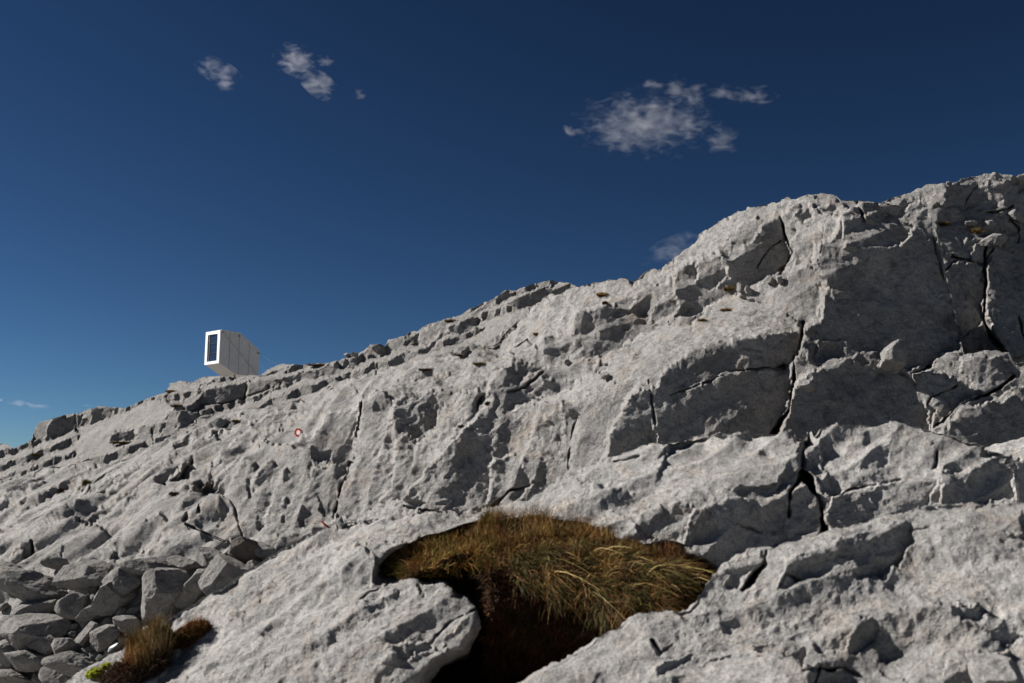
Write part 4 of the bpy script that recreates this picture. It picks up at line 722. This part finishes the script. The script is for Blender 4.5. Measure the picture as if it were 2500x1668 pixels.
short = ['long boulder at the left edge', 'dark wedge of rock', 'knobbly leaning boulder', 'dark flat-topped rock', 'biggest rounded boulder', 'smooth shaded boulder', 'narrow upright boulder', 'angular boulder by the slab', 'brown cracked boulder', 'round dark boulder', 'flat blocky rock', 'pale-topped block',
         'broad humped boulder', 'boulder cut by the left edge', 'squat boulder', 'blocky split boulder', 'pale slanting corner slab', 'slanting slab by the foreground rock', 'stone standing on end', 'dark boulder by the snow', 'slanted small slab', 'low dark stone at the bottom edge', 'low corner stone', 'stone behind the slab crest', 'low block above the narrow boulder', 'pale slanting block', 'low slab at the left edge', 'low ledge block', 'low rock by the brown boulder']
used_labels = set()
def small_label(x, y, r_):
    k = sorted(range(len(big)), key=lambda i: math.hypot(big[i][0] - x, big[i][1] - y))
    sz = 'tiny' if r_ < 12 else 'small' if r_ < 15.5 else 'fist-sized'
    for i in k[:6]:
        dx, dy = x - big[i][0], y - big[i][1]
        w_ = ('right of' if dx > 0 else 'left of') if abs(dx) > abs(dy) else ('below' if dy > 0 else 'above')
        t_ = '%s grey stone in the gully, just %s the %s' % (sz, w_, short[i])
        if t_ not in used_labels: used_labels.add(t_); return t_
    return t_
rs = np.random.default_rng(5)
for i, (x, y) in enumerate([(330, 1490), (345, 1502), (280, 1540), (300, 1500), (265, 1520), (190, 1510), (205, 1525), (250, 1530), (232, 1600), (215, 1588), (200, 1600), (178, 1550), (355, 1515), (338, 1530), (20, 1520), (8, 1480), (40, 1500),
                                (120, 1600), (245, 1610), (300, 1560), (180, 1530), (150, 1545), (225, 1440), (232, 1460), (60, 1570), (5, 1560), (90, 1655), (10, 1625), (480, 1485), (505, 1480), (440, 1505), (360, 1538), (320, 1545), (285, 1575), (265, 1590)]):
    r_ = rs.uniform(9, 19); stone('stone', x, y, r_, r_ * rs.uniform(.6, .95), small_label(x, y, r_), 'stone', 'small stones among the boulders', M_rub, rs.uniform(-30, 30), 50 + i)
# perched stones higher up
for x, y, rx, ry, lab, sh_, mt in ((1902, 681, 9, 12, 'small pinkish stone perched on the spine of the right-hand peak', ('hill',), M_mid), (1878, 683, 18, 12, 'rough knob of rock beside the pinkish perched stone', ('hill',), M_mid), (2180, 872, 30, 44, 'rounded knob with a sunlit top in the shaded bay at right', ('hill',), M_mid),
                               (1478, 918, 13, 9, 'round stone lying at the lower corner of the big pale slab', ('hill',), M_mid), (1384, 884, 12, 8, 'loose stone at the foot of the shaded middle dome', ('hill',), M_mid), (1132, 857, 16, 12, 'grey block sitting on the slope above the tall walls', ('far_ridge', 'hill'), M_far),
                               (1806, 700, 11, 15, 'small pointed stone in the shaded recess of the peak', ('hill',), M_mid), (1826, 710, 10, 12, 'lumpy stone next to the pointed one in the recess', ('hill',), M_mid), (2447, 1650, 70, 62, 'warm pale rock at the bottom right corner', ('front_slab',), M_near),
                               (2315, 447, 5, 5, 'tiny pale stone on the skyline of the right crag', ('right_crag',), M_mid), (2412, 552, 20, 12, 'flat pale block on the grassy ledge at right', ('right_crag',), M_mid), (2480, 530, 13, 18, 'upright block at the right edge above the dark column', ('right_crag',), M_mid),
                               (2372, 545, 16, 7, 'thin white slab lying on the grassy ledge', ('right_crag',), M_mid), (2420, 590, 38, 18, 'rounded block resting on top of the shaded right wall', ('right_crag',), M_mid), (2400, 845, 12, 14, 'small angular stone in the cleft at right', ('right_crag',), M_mid), (2360, 850, 16, 12, 'dark rubble stone behind the big sunlit boulder', ('right_crag',), M_mid),
                               (848, 866, 9, 7, 'left of two small boulders on the skyline right of the cabin', ('far_ridge',), M_far), (866, 865, 9, 6, 'right of two small boulders on the skyline right of the cabin', ('far_ridge',), M_far), (924, 851, 17, 11, 'white rounded boulder on the skyline', ('far_ridge',), M_far), (1970, 440 + 500, 26, 16, 'low stone wedged at the foot of the dark buttress', ('hill',), M_mid)):
    stone('boulder' if rx > 25 else 'stone', x, y, rx, ry, lab, 'boulder' if rx > 25 else 'stone', None, mt, 0, 9, only=sh_)
# ---- grass tussocks growing out of the slab
def col_material(name, rough=.75, trans=0.0):
    m = bpy.data.materials.new(name); m.use_nodes = True; n, l = m.node_tree.nodes, m.node_tree.links
    b = n['Principled BSDF']; b.inputs['Roughness'].default_value = rough; b.inputs['Specular IOR Level'].default_value = .15
    a = n.new('ShaderNodeAttribute'); a.attribute_name = 'plant_colour'
    t = n.new('ShaderNodeTexNoise'); t.inputs['Scale'].default_value = 25; tc = n.new('ShaderNodeTexCoord'); l.new(tc.outputs['Object'], t.inputs['Vector'])
    r = n.new('ShaderNodeMapRange'); r.inputs[3].default_value = .75; r.inputs[4].default_value = 1.25; l.new(t.outputs[0], r.inputs[0])
    mx = n.new('ShaderNodeVectorMath'); mx.operation = 'SCALE'; l.new(a.outputs['Color'], mx.inputs[0]); l.new(r.outputs[0], mx.inputs['Scale'])
    l.new(mx.outputs[0], b.inputs['Base Color']); return m
M_plant = col_material('dry_plants')
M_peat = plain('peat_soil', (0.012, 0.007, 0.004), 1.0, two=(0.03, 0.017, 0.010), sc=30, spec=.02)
def blades(name, P0, dirs, length, width, droop, cols, root, seg=5, seed=0, mat=None):
    """one ribbon per blade: P0 (n,3), unit dirs, lengths, widths, droop direction added with t^2"""
    rs = np.random.default_rng(seed); n = len(P0); t = np.linspace(0, 1, seg)
    side = np.cross(dirs, rs.normal(size=(n, 3))); side /= np.linalg.norm(side, axis=1, keepdims=True)
    V = np.zeros((n, seg, 2, 3))
    for i, tt in enumerate(t):
        c = P0 + dirs * (length * tt)[:, None] + droop * (tt ** 2); w = width * (1 - tt * .85) * .5
        V[:, i, 0] = c - side * w[:, None]; V[:, i, 1] = c + side * w[:, None]
    idx = np.arange(n * seg * 2).reshape(n, seg, 2)
    F = np.stack([idx[:, :-1, 0], idx[:, :-1, 1], idx[:, 1:, 1], idx[:, 1:, 0]], -1).reshape(-1, 4)
    o = mesh_np(name, V.reshape(-1, 3) - np.array(root.location), F, mat or M_plant, root, smooth=True)
    at_ = o.data.color_attributes.new('plant_colour', 'FLOAT_COLOR', 'POINT'); cc = np.ones((n, seg * 2, 4), np.float32); cc[..., :3] = cols[:, None]
    at_.data.foreach_set('color', cc.ravel()); return o
def pick(rs, n, table):
    w = np.array([t[0] for t in table], float); k = rs.choice(len(table), n, p=w / w.sum()); c = np.array([t[1] for t in table])[k]
    return c * rs.uniform(.65, 1.35, (n, 1))
def unit(v): return v / np.linalg.norm(v, axis=-1, keepdims=True)
STRAW, RUST, OLIVE, BROWN, DARK, PALE, GREEN = (.28, .18, .07), (.15, .068, .022), (.10, .09, .026), (.08, .042, .018), (.022, .012, .007), (.42, .33, .16), (.15, .17, .012)
def scatter(poly, n, rs, nm):
    """random surface points inside a region of one of the sheets"""
    _, V, a, b, d, nn = [q for q in SHEETS if q[0] == nm][0]
    m = np.nonzero(inside(poly, a, b))[0]
    if not len(m): return None
    k = rs.choice(m, n); j = 2.5 * d[k, None] / FOC
    return V[k] + rs.uniform(-1, 1, (n, 3)) * j, nn[k], d[k], a[k], b[k]
# the big mound in the hollow
rim = [(900, 1412), (935, 1404), (960, 1371), (1010, 1341), (1100, 1312), (1200, 1292), (1300, 1287), (1400, 1297), (1480, 1321), (1560, 1351), (1640, 1354), (1700, 1384), (1745, 1412), (1800, 1430)]
def tussock_mound():
    """domed turf: a nearly flat sunlit top, a bulging brow, and an undercut face going down into the hollow"""
    xs = np.arange(905, 1790, 4.0); yr = np.interp(xs, [p[0] for p in rim], [p[1] for p in rim])
    dr = np.array([hit(x, y - 10, ('rock_slab',))[2] for x, y in zip(xs[::8], yr[::8])]); cf = np.polyfit((xs[::8] - 1350) / 400, dr, 3); Dr = np.polyval(cf, (xs - 1350) / 400)
    sv = np.concatenate([np.arange(-34, 60, 3.0), np.arange(60, 560, 5.0)])
    S_, X_ = np.meshgrid(sv, xs, indexing='ij'); edge_ = np.clip(np.minimum(X_ - 905, 1790 - X_) / 160, 0, 1) ** .6
    prof = np.interp(S_, [-34, -10, 20, 60, 110, 170, 240, 340, 560], [.02, -.14, -.34, -.56, -.70, -.74, -.66, -.35, .2])
    left = np.clip((1195 - X_) / 60, 0, 1) * np.clip((S_ - 60) / 40, 0, 1)       # stays behind the projecting lobe
    D_ = Dr[None] + prof * edge_ * (1 - left) + left * (-.30 + .0012 * S_)
    Y_ = yr[None] + S_ * np.where(S_ < 0, edge_, 1)
    P = at(X_, Y_, D_); du = np.gradient(P, axis=1); dv = np.gradient(P, axis=0); nn = np.cross(dv, du); nn /= np.linalg.norm(nn, axis=-1, keepdims=True)
    P = P + nn * (.05 * fbm(P / .28, 5, 8, .55))[..., None]
    ny, nx = P.shape[:2]; idx = np.arange(ny * nx).reshape(ny, nx); F = np.stack([idx[1:, :-1], idx[1:, 1:], idx[:-1, 1:], idx[:-1, :-1]], -1).reshape(-1, 4)
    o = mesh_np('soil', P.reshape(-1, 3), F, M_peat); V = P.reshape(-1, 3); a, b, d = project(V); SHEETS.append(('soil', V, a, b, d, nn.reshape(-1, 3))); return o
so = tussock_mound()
tus = empty('grass_tussock', hit(1300, 1380, ('soil',))[0]); tag(tus, 'large brown and olive grass tussock overhanging the dark hollow between the foreground slabs', 'grass')
so.parent = tus; so.matrix_parent_inverse.identity(); so.location = -tus.location
rs = np.random.default_rng(21)
up = np.array([0, 0, 1.])
def field(name, poly, n, ln, wd, table, out=.5, upw=1.0, drp=(0, 0, -.3), jit=.6, nm='soil', root=tus, seed=0, side=(0, 0, 0), lift=0):
    r_ = scatter(poly, n, rs, nm)
    if r_ is None: print('empty region', name); return
    P, nn, d, a, b = r_
    q = P / .11; n1, n2, n3, n4 = (noise(q + 9.1 * k, 200 + k) for k in range(4))      # blades grow in clumps with their own lean, height and hue
    D_ = unit(nn * out + up * upw + np.array(side) + rs.normal(size=(n, 3)) * jit * .8 + np.stack([n1, n2, 0 * n1], -1) * 1.3); L_ = rs.uniform(.5, 1.1, n) * ln * np.clip(1 + 1.1 * n3, .35, 1.8)
    cl = pick(rs, n, table) * np.stack([1 + .55 * n4 + .25 * n1, .97 + .15 * n4 + .3 * n1, .8 + .1 * n4], -1).clip(.35, 2)
    blades(name, P + nn * lift, D_, L_, rs.uniform(.7, 1.3, n) * wd, (np.array(drp) + rs.normal(size=(n, 3)) * .2) * L_[:, None], cl, root, seed=seed)
T = lambda y0, y1, x0, x1: [(x0, y0)] + [(x, max(y + 2, y0)) for x, y in rim if x0 < x < x1] + [(x1, y0), (x1, y1), (x0, y1)]
field('short_grass', [(925, 1412), (960, 1350), (1010, 1318), (1100, 1288), (1200, 1262), (1220, 1380), (1150, 1430), (1100, 1440), (1000, 1420)], 9000, .065, .0026, [(3, (.2, .09, .03)), (4, (.13, .12, .03)), (2, BROWN), (2, STRAW)], seed=1)
field('red_grass', [(1060, 1290), (1200, 1260), (1300, 1255), (1400, 1262), (1480, 1285), (1560, 1318), (1620, 1350), (1500, 1390), (1350, 1380), (1200, 1400)], 14000, .075, .0024, [(5, (.16, .075, .025)), (4, STRAW), (2, BROWN), (1, OLIVE)], seed=2)
field('green_grass', [(1230, 1350), (1400, 1320), (1560, 1360), (1690, 1390), (1720, 1440), (1650, 1500), (1520, 1520), (1380, 1480), (1260, 1430)], 11000, .085, .0032, [(6, (.065, .062, .02)), (4, BROWN), (1, STRAW), (2, RUST)], side=(.3, -.45, 0), drp=(.25, -.3, -.7), jit=.65, seed=3)
field('straw_grass', [(1250, 1380), (1400, 1340), (1600, 1370), (1700, 1400), (1640, 1460), (1450, 1460), (1300, 1420)], 130, .17, .0045, [(4, PALE), (4, STRAW)], side=(.6, -.5, .1), drp=(.5, -.35, -.8), jit=.55, seed=4)
field('dead_grass', [(1560, 1318), (1640, 1325), (1720, 1370), (1775, 1412), (1700, 1450), (1600, 1430)], 7000, .05, .0026, [(5, BROWN), (2, RUST), (3, DARK), (1, STRAW)], seed=5)
field('heather', [(980, 1415), (1200, 1400), (1400, 1460), (1560, 1520), (1640, 1500), (1500, 1560), (1400, 1640), (1200, 1660), (1060, 1650), (1180, 1560), (1180, 1470), (1100, 1420)], 14000, .03, .005, [(4, DARK), (2, (.055, .016, .008)), (2, BROWN)], out=1.0, upw=.4, seed=6)
def moss(name, pts, root, nm, k, col, seed):
    for i, (x, y, r_) in enumerate(pts):
        p, n, d = hit(x, y, (nm,)); V, F = ico(4); q = V * np.array([1, .9, .6]) * r_ * d / FOC
        q = q * (1 + .22 * fbm(V * 2.5 + seed + i, 3, seed))[:, None]
        o = mesh_np(name, q + p - np.array(root.location), F, M_moss, root)
M_moss = plain('bright_moss', (0.06, 0.075, 0.006), 1.0, two=(0.19, 0.20, 0.015), sc=70, spec=.05)
moss('moss_cushion', [(978, 1392, 15), (1152, 1398, 10)], tus, 'soil', 1, None, 3)
# stalks and clump at the lower left
t2 = empty('grass_tussock', hit(360, 1570, ('rock_slab',))[0]); tag(t2, 'upright reddish brown grass clump with dark heather and bright moss, growing over the left slab', 'grass')
def mound(root, pts, mat, name='soil'):
    """low rounded cushion of soil sitting in the slab"""
    for i, (x, y, rx, ry) in enumerate(pts):
        p, n, d = hit(x, y, ('rock_slab',)); V, F = ico(5); q = V * np.array([rx, (rx + ry) * .35, ry]) * d / FOC; t = R(28); q = np.stack([q[:, 0] * math.cos(t) - q[:, 2] * math.sin(t), q[:, 1], q[:, 0] * math.sin(t) + q[:, 2] * math.cos(t)], -1)
        q = q * (1 + .2 * fbm(V * 2.2 + i, 4, 9))[:, None]; o = mesh_np(name, q + p - np.array(root.location), F, mat, root)
        P = q + p; a, b, dd = project(P); SHEETS.append(('mound%d' % id(root), P, a, b, dd, unit(V)))
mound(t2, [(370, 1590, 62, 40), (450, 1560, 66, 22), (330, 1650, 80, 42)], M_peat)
mm = 'mound%d' % id(t2)
allm = [q for q in SHEETS if q[0] == mm]; SHEETS[:] = [q for q in SHEETS if q[0] != mm]
SHEETS.append((mm,) + tuple(np.concatenate([q[i] for q in allm]) for i in range(1, 6)))
field('upright_grass', [(325, 1530), (400, 1535), (420, 1600), (360, 1640), (300, 1630)], 3600, .105, .0022, [(5, (.20, .12, .05)), (4, STRAW), (2, RUST)], side=(.15, 0, 0), upw=1.5, jit=.35, out=.15, nm=mm, root=t2, drp=(-.12, 0, -.15), seed=11)
field('heather', [(380, 1540), (450, 1530), (540, 1530), (480, 1590), (400, 1640), (380, 1600)], 9000, .032, .0035, [(4, BROWN), (3, DARK), (3, RUST)], upw=.9, out=.6, nm=mm, root=t2, seed=12)
field('heather_tips', [(380, 1540), (450, 1525), (540, 1530), (470, 1560)], 1500, .045, .003, [(4, RUST), (2, STRAW)], upw=1.4, jit=.3, out=.2, nm=mm, root=t2, seed=13)
field('dry_twigs', [(260, 1640), (330, 1600), (430, 1600), (380, 1720), (240, 1720)], 8000, .035, .0035, [(3, (.13, .10, .075)), (3, BROWN), (3, DARK)], upw=.6, out=.8, nm=mm, root=t2, seed=14)
moss('moss_cushion', [(235, 1645, 24), (262, 1628, 16), (285, 1622, 10)], t2, 'rock_slab', 1, None, 5)
# small tufts on the ledges
def tuft(px, py, w, h, nm, label, table, n=500, flat=False, seed=0):
    p, n_, d = hit(px, py, nm); k = d / FOC; root = empty('grass_tuft', p); tag(root, label, 'grass', 'grass tufts on the rock ledges'); r = np.random.default_rng(seed + int(px))
    V, F = ico(4); q = V * np.array([w * .7, w * .4, h * .3]) * k; q = q * (1 + .25 * fbm(V * 2.3 + px, 3, 9))[:, None]; mesh_np('soil', q, F, M_peat, root)
    i = r.integers(0, len(V), n); P = q[i] + p; D_ = unit(V[i] * .7 + up * 1.0 + r.normal(size=(n, 3)) * .45); L_ = r.uniform(.5, 1.1, n) * max(h, 7) * k * 1.1
    blades('grass_blades', P, D_, L_, np.full(n, .9 * k) * r.uniform(.7, 1.3, n), (np.array([0.1, -.1, -.35])) * L_[:, None], pick(r, n, table), root, seg=4, seed=seed)
GOLD = [(5, (.30, .16, .035)), (3, RUST), (1, OLIVE)]; MIX = [(4, OLIVE), (3, (.22, .13, .04)), (2, BROWN)]; BRN = [(4, BROWN), (3, DARK), (2, RUST)]
for a_ in ((1470, 722, 17, 10, ('hill',), 'golden grass tuft on the sunlit middle dome', GOLD), (1310, 818, 11, 6, ('hill',), 'small orange grass tuft in a notch left of the middle dome', GOLD), (1772, 757, 17, 7, ('hill',), 'golden grass strip above the big pale slab', GOLD), (1714, 783, 11, 5, ('hill',), 'little golden tuft at the lower end of the grass strip', GOLD),
           (1780, 706, 18, 12, ('hill',), 'dark olive tuft deep in the recess of the peak', MIX), (2300, 548, 26, 9, ('right_crag',), 'dark olive grass on the ledge behind the peak', MIX), (2383, 568, 12, 14, ('right_crag',), 'olive tuft beside the jumbled blocks at right', MIX), (1478, 740, 6, 7, ('hill',), 'brown turf hanging under the golden tuft of the dome', BRN),
           (300, 1082, 40, 5, ('far_ridge', 'hill'), 'long mossy strip on the ledge at left', MIX), (88, 1112, 10, 6, ('far_ridge', 'hill'), 'olive tuft on the ledges near the left edge', MIX), (430, 991, 18, 5, ('far_ridge',), 'brown grass on the ridge ledge below the cabin', MIX), (418, 955, 18, 4, ('far_ridge',), 'thin golden line of grass under the skyline block left of the cabin', GOLD),
           (210, 1180, 6, 14, ('hill',), 'narrow olive tuft in a crack of the left slab', MIX), (150, 1200, 4, 12, ('hill',), 'thin brown stalk of grass on the left slab', BRN), (425, 1207, 14, 8, ('hill',), 'dark brown turf filling a hole in the left slab', BRN), (1040, 905, 24, 7, ('hill', 'far_ridge'), 'reddish brown turf patch on the slope above the second wall', BRN),
           (1130, 868, 22, 6, ('far_ridge', 'hill'), 'olive grass strip below the grey block on the upper slope', MIX), (1170, 888, 20, 5, ('far_ridge', 'hill'), 'pale olive grass patch right of the reddish turf', MIX), (574, 1029, 11, 5, ('hill', 'far_ridge'), 'small olive cushion on the pockmarked shelf', MIX), (780, 893, 40, 3, ('far_ridge',), 'golden grass line along the skyline ledge right of the cabin', GOLD),
           (1098, 782, 18, 5, ('far_ridge',), 'dark olive grass on the skyline of the upper ridge', MIX), (1190, 968 + 17, 6, 9, ('hill',), 'dark moss in the slot of the shaded wall', BRN), (1125, 1043, 8, 6, ('hill',), 'dark olive moss at the foot of the slot', BRN), (52, 1630, 22, 13, ('hill',), 'blurred orange stalks among the stones at the bottom left corner', GOLD)):
    tuft(*a_)
# snow left in the shade of the gully
p, n_, d = hit(310, 1572, ('hill',)); d = hit(310, 1590, ('rock_slab',))[2] * 1.06; V, F = ico(5); q = V * np.array([52, 30, 11]) * d / FOC; q[:, 2] += q[:, 0] * .3; q = q * (1 + .12 * fbm(V * 1.8, 3, 4))[:, None]
sn = mesh_np('snow_patch', q, F, plain('old_snow', (.6, .62, .66), .6, var=.03)); sn.location = tuple(at(318, 1570, np.array(d))); tag(sn, 'small white snow patch behind the crest of the left foreground slab', 'snow')
# ---- clouds: small bodies of vapour far away
def cloud(px, py, rx, ry, ang, dens, label, dist=4200., seed=0, group='small wispy clouds'):
    D = dist; k = D / FOC; V, F = ico(4); t = R(-ang)
    q = V * np.array([rx, (rx + ry) * .5, ry]) * k * 1.7
    q = np.stack([q[:, 0] * math.cos(t) - q[:, 2] * math.sin(t), q[:, 1], q[:, 0] * math.sin(t) + q[:, 2] * math.cos(t)], -1)
    m = bpy.data.materials.new('cloud_vapour'); m.use_nodes = True; n, l = m.node_tree.nodes, m.node_tree.links
    for x in list(n):
        if x.type != 'OUTPUT_MATERIAL': n.remove(x)
    out = [x for x in n if x.type == 'OUTPUT_MATERIAL'][0]
    pv = n.new('ShaderNodeVolumePrincipled'); pv.inputs['Color'].default_value = (.93, .93, .96, 1); pv.inputs['Anisotropy'].default_value = .2
    tc = n.new('ShaderNodeTexCoord')
    mp = n.new('ShaderNodeVectorMath'); mp.operation = 'MULTIPLY'; mp.inputs[1].default_value = (2, 2, 2)
    sb = n.new('ShaderNodeVectorMath'); sb.operation = 'SUBTRACT'; sb.inputs[1].default_value = (.5, .5, .5)
    l.new(tc.outputs['Generated'], sb.inputs[0]); l.new(sb.outputs[0], mp.inputs[0])
    ln = n.new('ShaderNodeVectorMath'); ln.operation = 'LENGTH'; l.new(mp.outputs[0], ln.inputs[0])
    nz = n.new('ShaderNodeTexNoise'); nz.inputs['Scale'].default_value = 1.0; nz.inputs['Detail'].default_value = 3.5; nz.inputs['Roughness'].default_value = .48; nz.inputs['Distortion'].default_value = .5
    sc = n.new('ShaderNodeVectorMath'); sc.operation = 'MULTIPLY_ADD'; s_ = 1.0 / (26 * k); sc.inputs[1].default_value = (s_ * .8, s_, s_ * 1.5); sc.inputs[2].default_value = (seed * 3.7, seed * 1.3, seed * 7.1)
    l.new(tc.outputs['Object'], sc.inputs[0]); l.new(sc.outputs[0], nz.inputs['Vector'])
    a = n.new('ShaderNodeMath'); a.operation = 'MULTIPLY_ADD'; a.inputs[1].default_value = -.62; a.inputs[2].default_value = -0.57; l.new(ln.outputs['Value'], a.inputs[0])
    b = n.new('ShaderNodeMath'); b.operation = 'MULTIPLY_ADD'; b.inputs[1].default_value = 1.8; l.new(nz.outputs[0], b.inputs[0]); l.new(a.outputs[0], b.inputs[2])
    c = n.new('ShaderNodeMapRange'); c.inputs[1].default_value = 0.0; c.inputs[2].default_value = 0.36; c.inputs[3].default_value = 0; c.inputs[4].default_value = 0.22 * dens / ((rx + ry) * k); l.new(b.outputs[0], c.inputs[0])
    l.new(c.outputs[0], pv.inputs['Density']); l.new(pv.outputs[0], out.inputs['Volume'])
    o = mesh_np('cloud', q, F, m); o.location = tuple(at(px, py, np.array(D))); tag(o, label, 'cloud', group); return o
for i, c in enumerate(((1575, 303, 112, 52, 0, 3.0, 'largest white cloud, right of centre in the dark blue sky'), (1500, 335, 40, 18, 10, .9, 'faint wisp at the lower left of the largest cloud'), (1690, 312, 34, 16, 0, 1.6, 'wisp joined to the right side of the largest cloud'),
                       (1396, 319, 24, 11, 0, 1.7, 'tiny cloud puff just left of the largest cloud'), (1588, 205, 26, 9, -8, 1.3, 'thin cloud shred above the largest cloud, leftmost of the upper row'), (1652, 220, 22, 26, 30, 1.6, 'second cloud shred of the upper row above the largest cloud'),
                       (1698, 235, 24, 26, 0, 1.4, 'third cloud shred of the upper row'), (1772, 230, 36, 14, 5, 1.2, 'fourth cloud shred of the upper row, long and faint'), (1838, 236, 44, 16, 0, 1.6, 'rightmost cloud shred of the upper row'), (1760, 338, 38, 24, 20, 1.6, 'small cloud below right of the largest one'),
                       (1660, 612, 75, 24, -22, 1.3, 'low cloud partly hidden behind the left shoulder of the rocky peak'), (722, 152, 40, 26, 30, 2.6, 'brightest small cloud at upper left'), (778, 206, 48, 18, 38, 2.2, 'streak of cloud trailing down right from the brightest small cloud'),
                       (787, 147, 23, 9, 15, 1.7, 'tiny cloud right of the brightest small cloud'), (528, 172, 46, 17, 25, 1.4, 'leftmost wispy cloud at upper left'), (550, 205, 18, 14, 35, 1.5, 'little puff under the leftmost wispy cloud'), (876, 230, 14, 10, 20, .8, 'faint wisp right of the trailing streak'),
                       (95, 992, 28, 6, 6, 2.0, 'flat little cloud low on the left near the ridge'), (46, 985, 20, 5, 4, 1.3, 'faint flat cloud left of its neighbour, low on the left'), (2, 978, 9, 5, 10, 2.0, 'small cloud cut by the left edge low in the sky'), (212, 990, 22, 4, 0, .8, 'very faint flat wisp just above the left ridge'))):
    cloud(*c, seed=i)
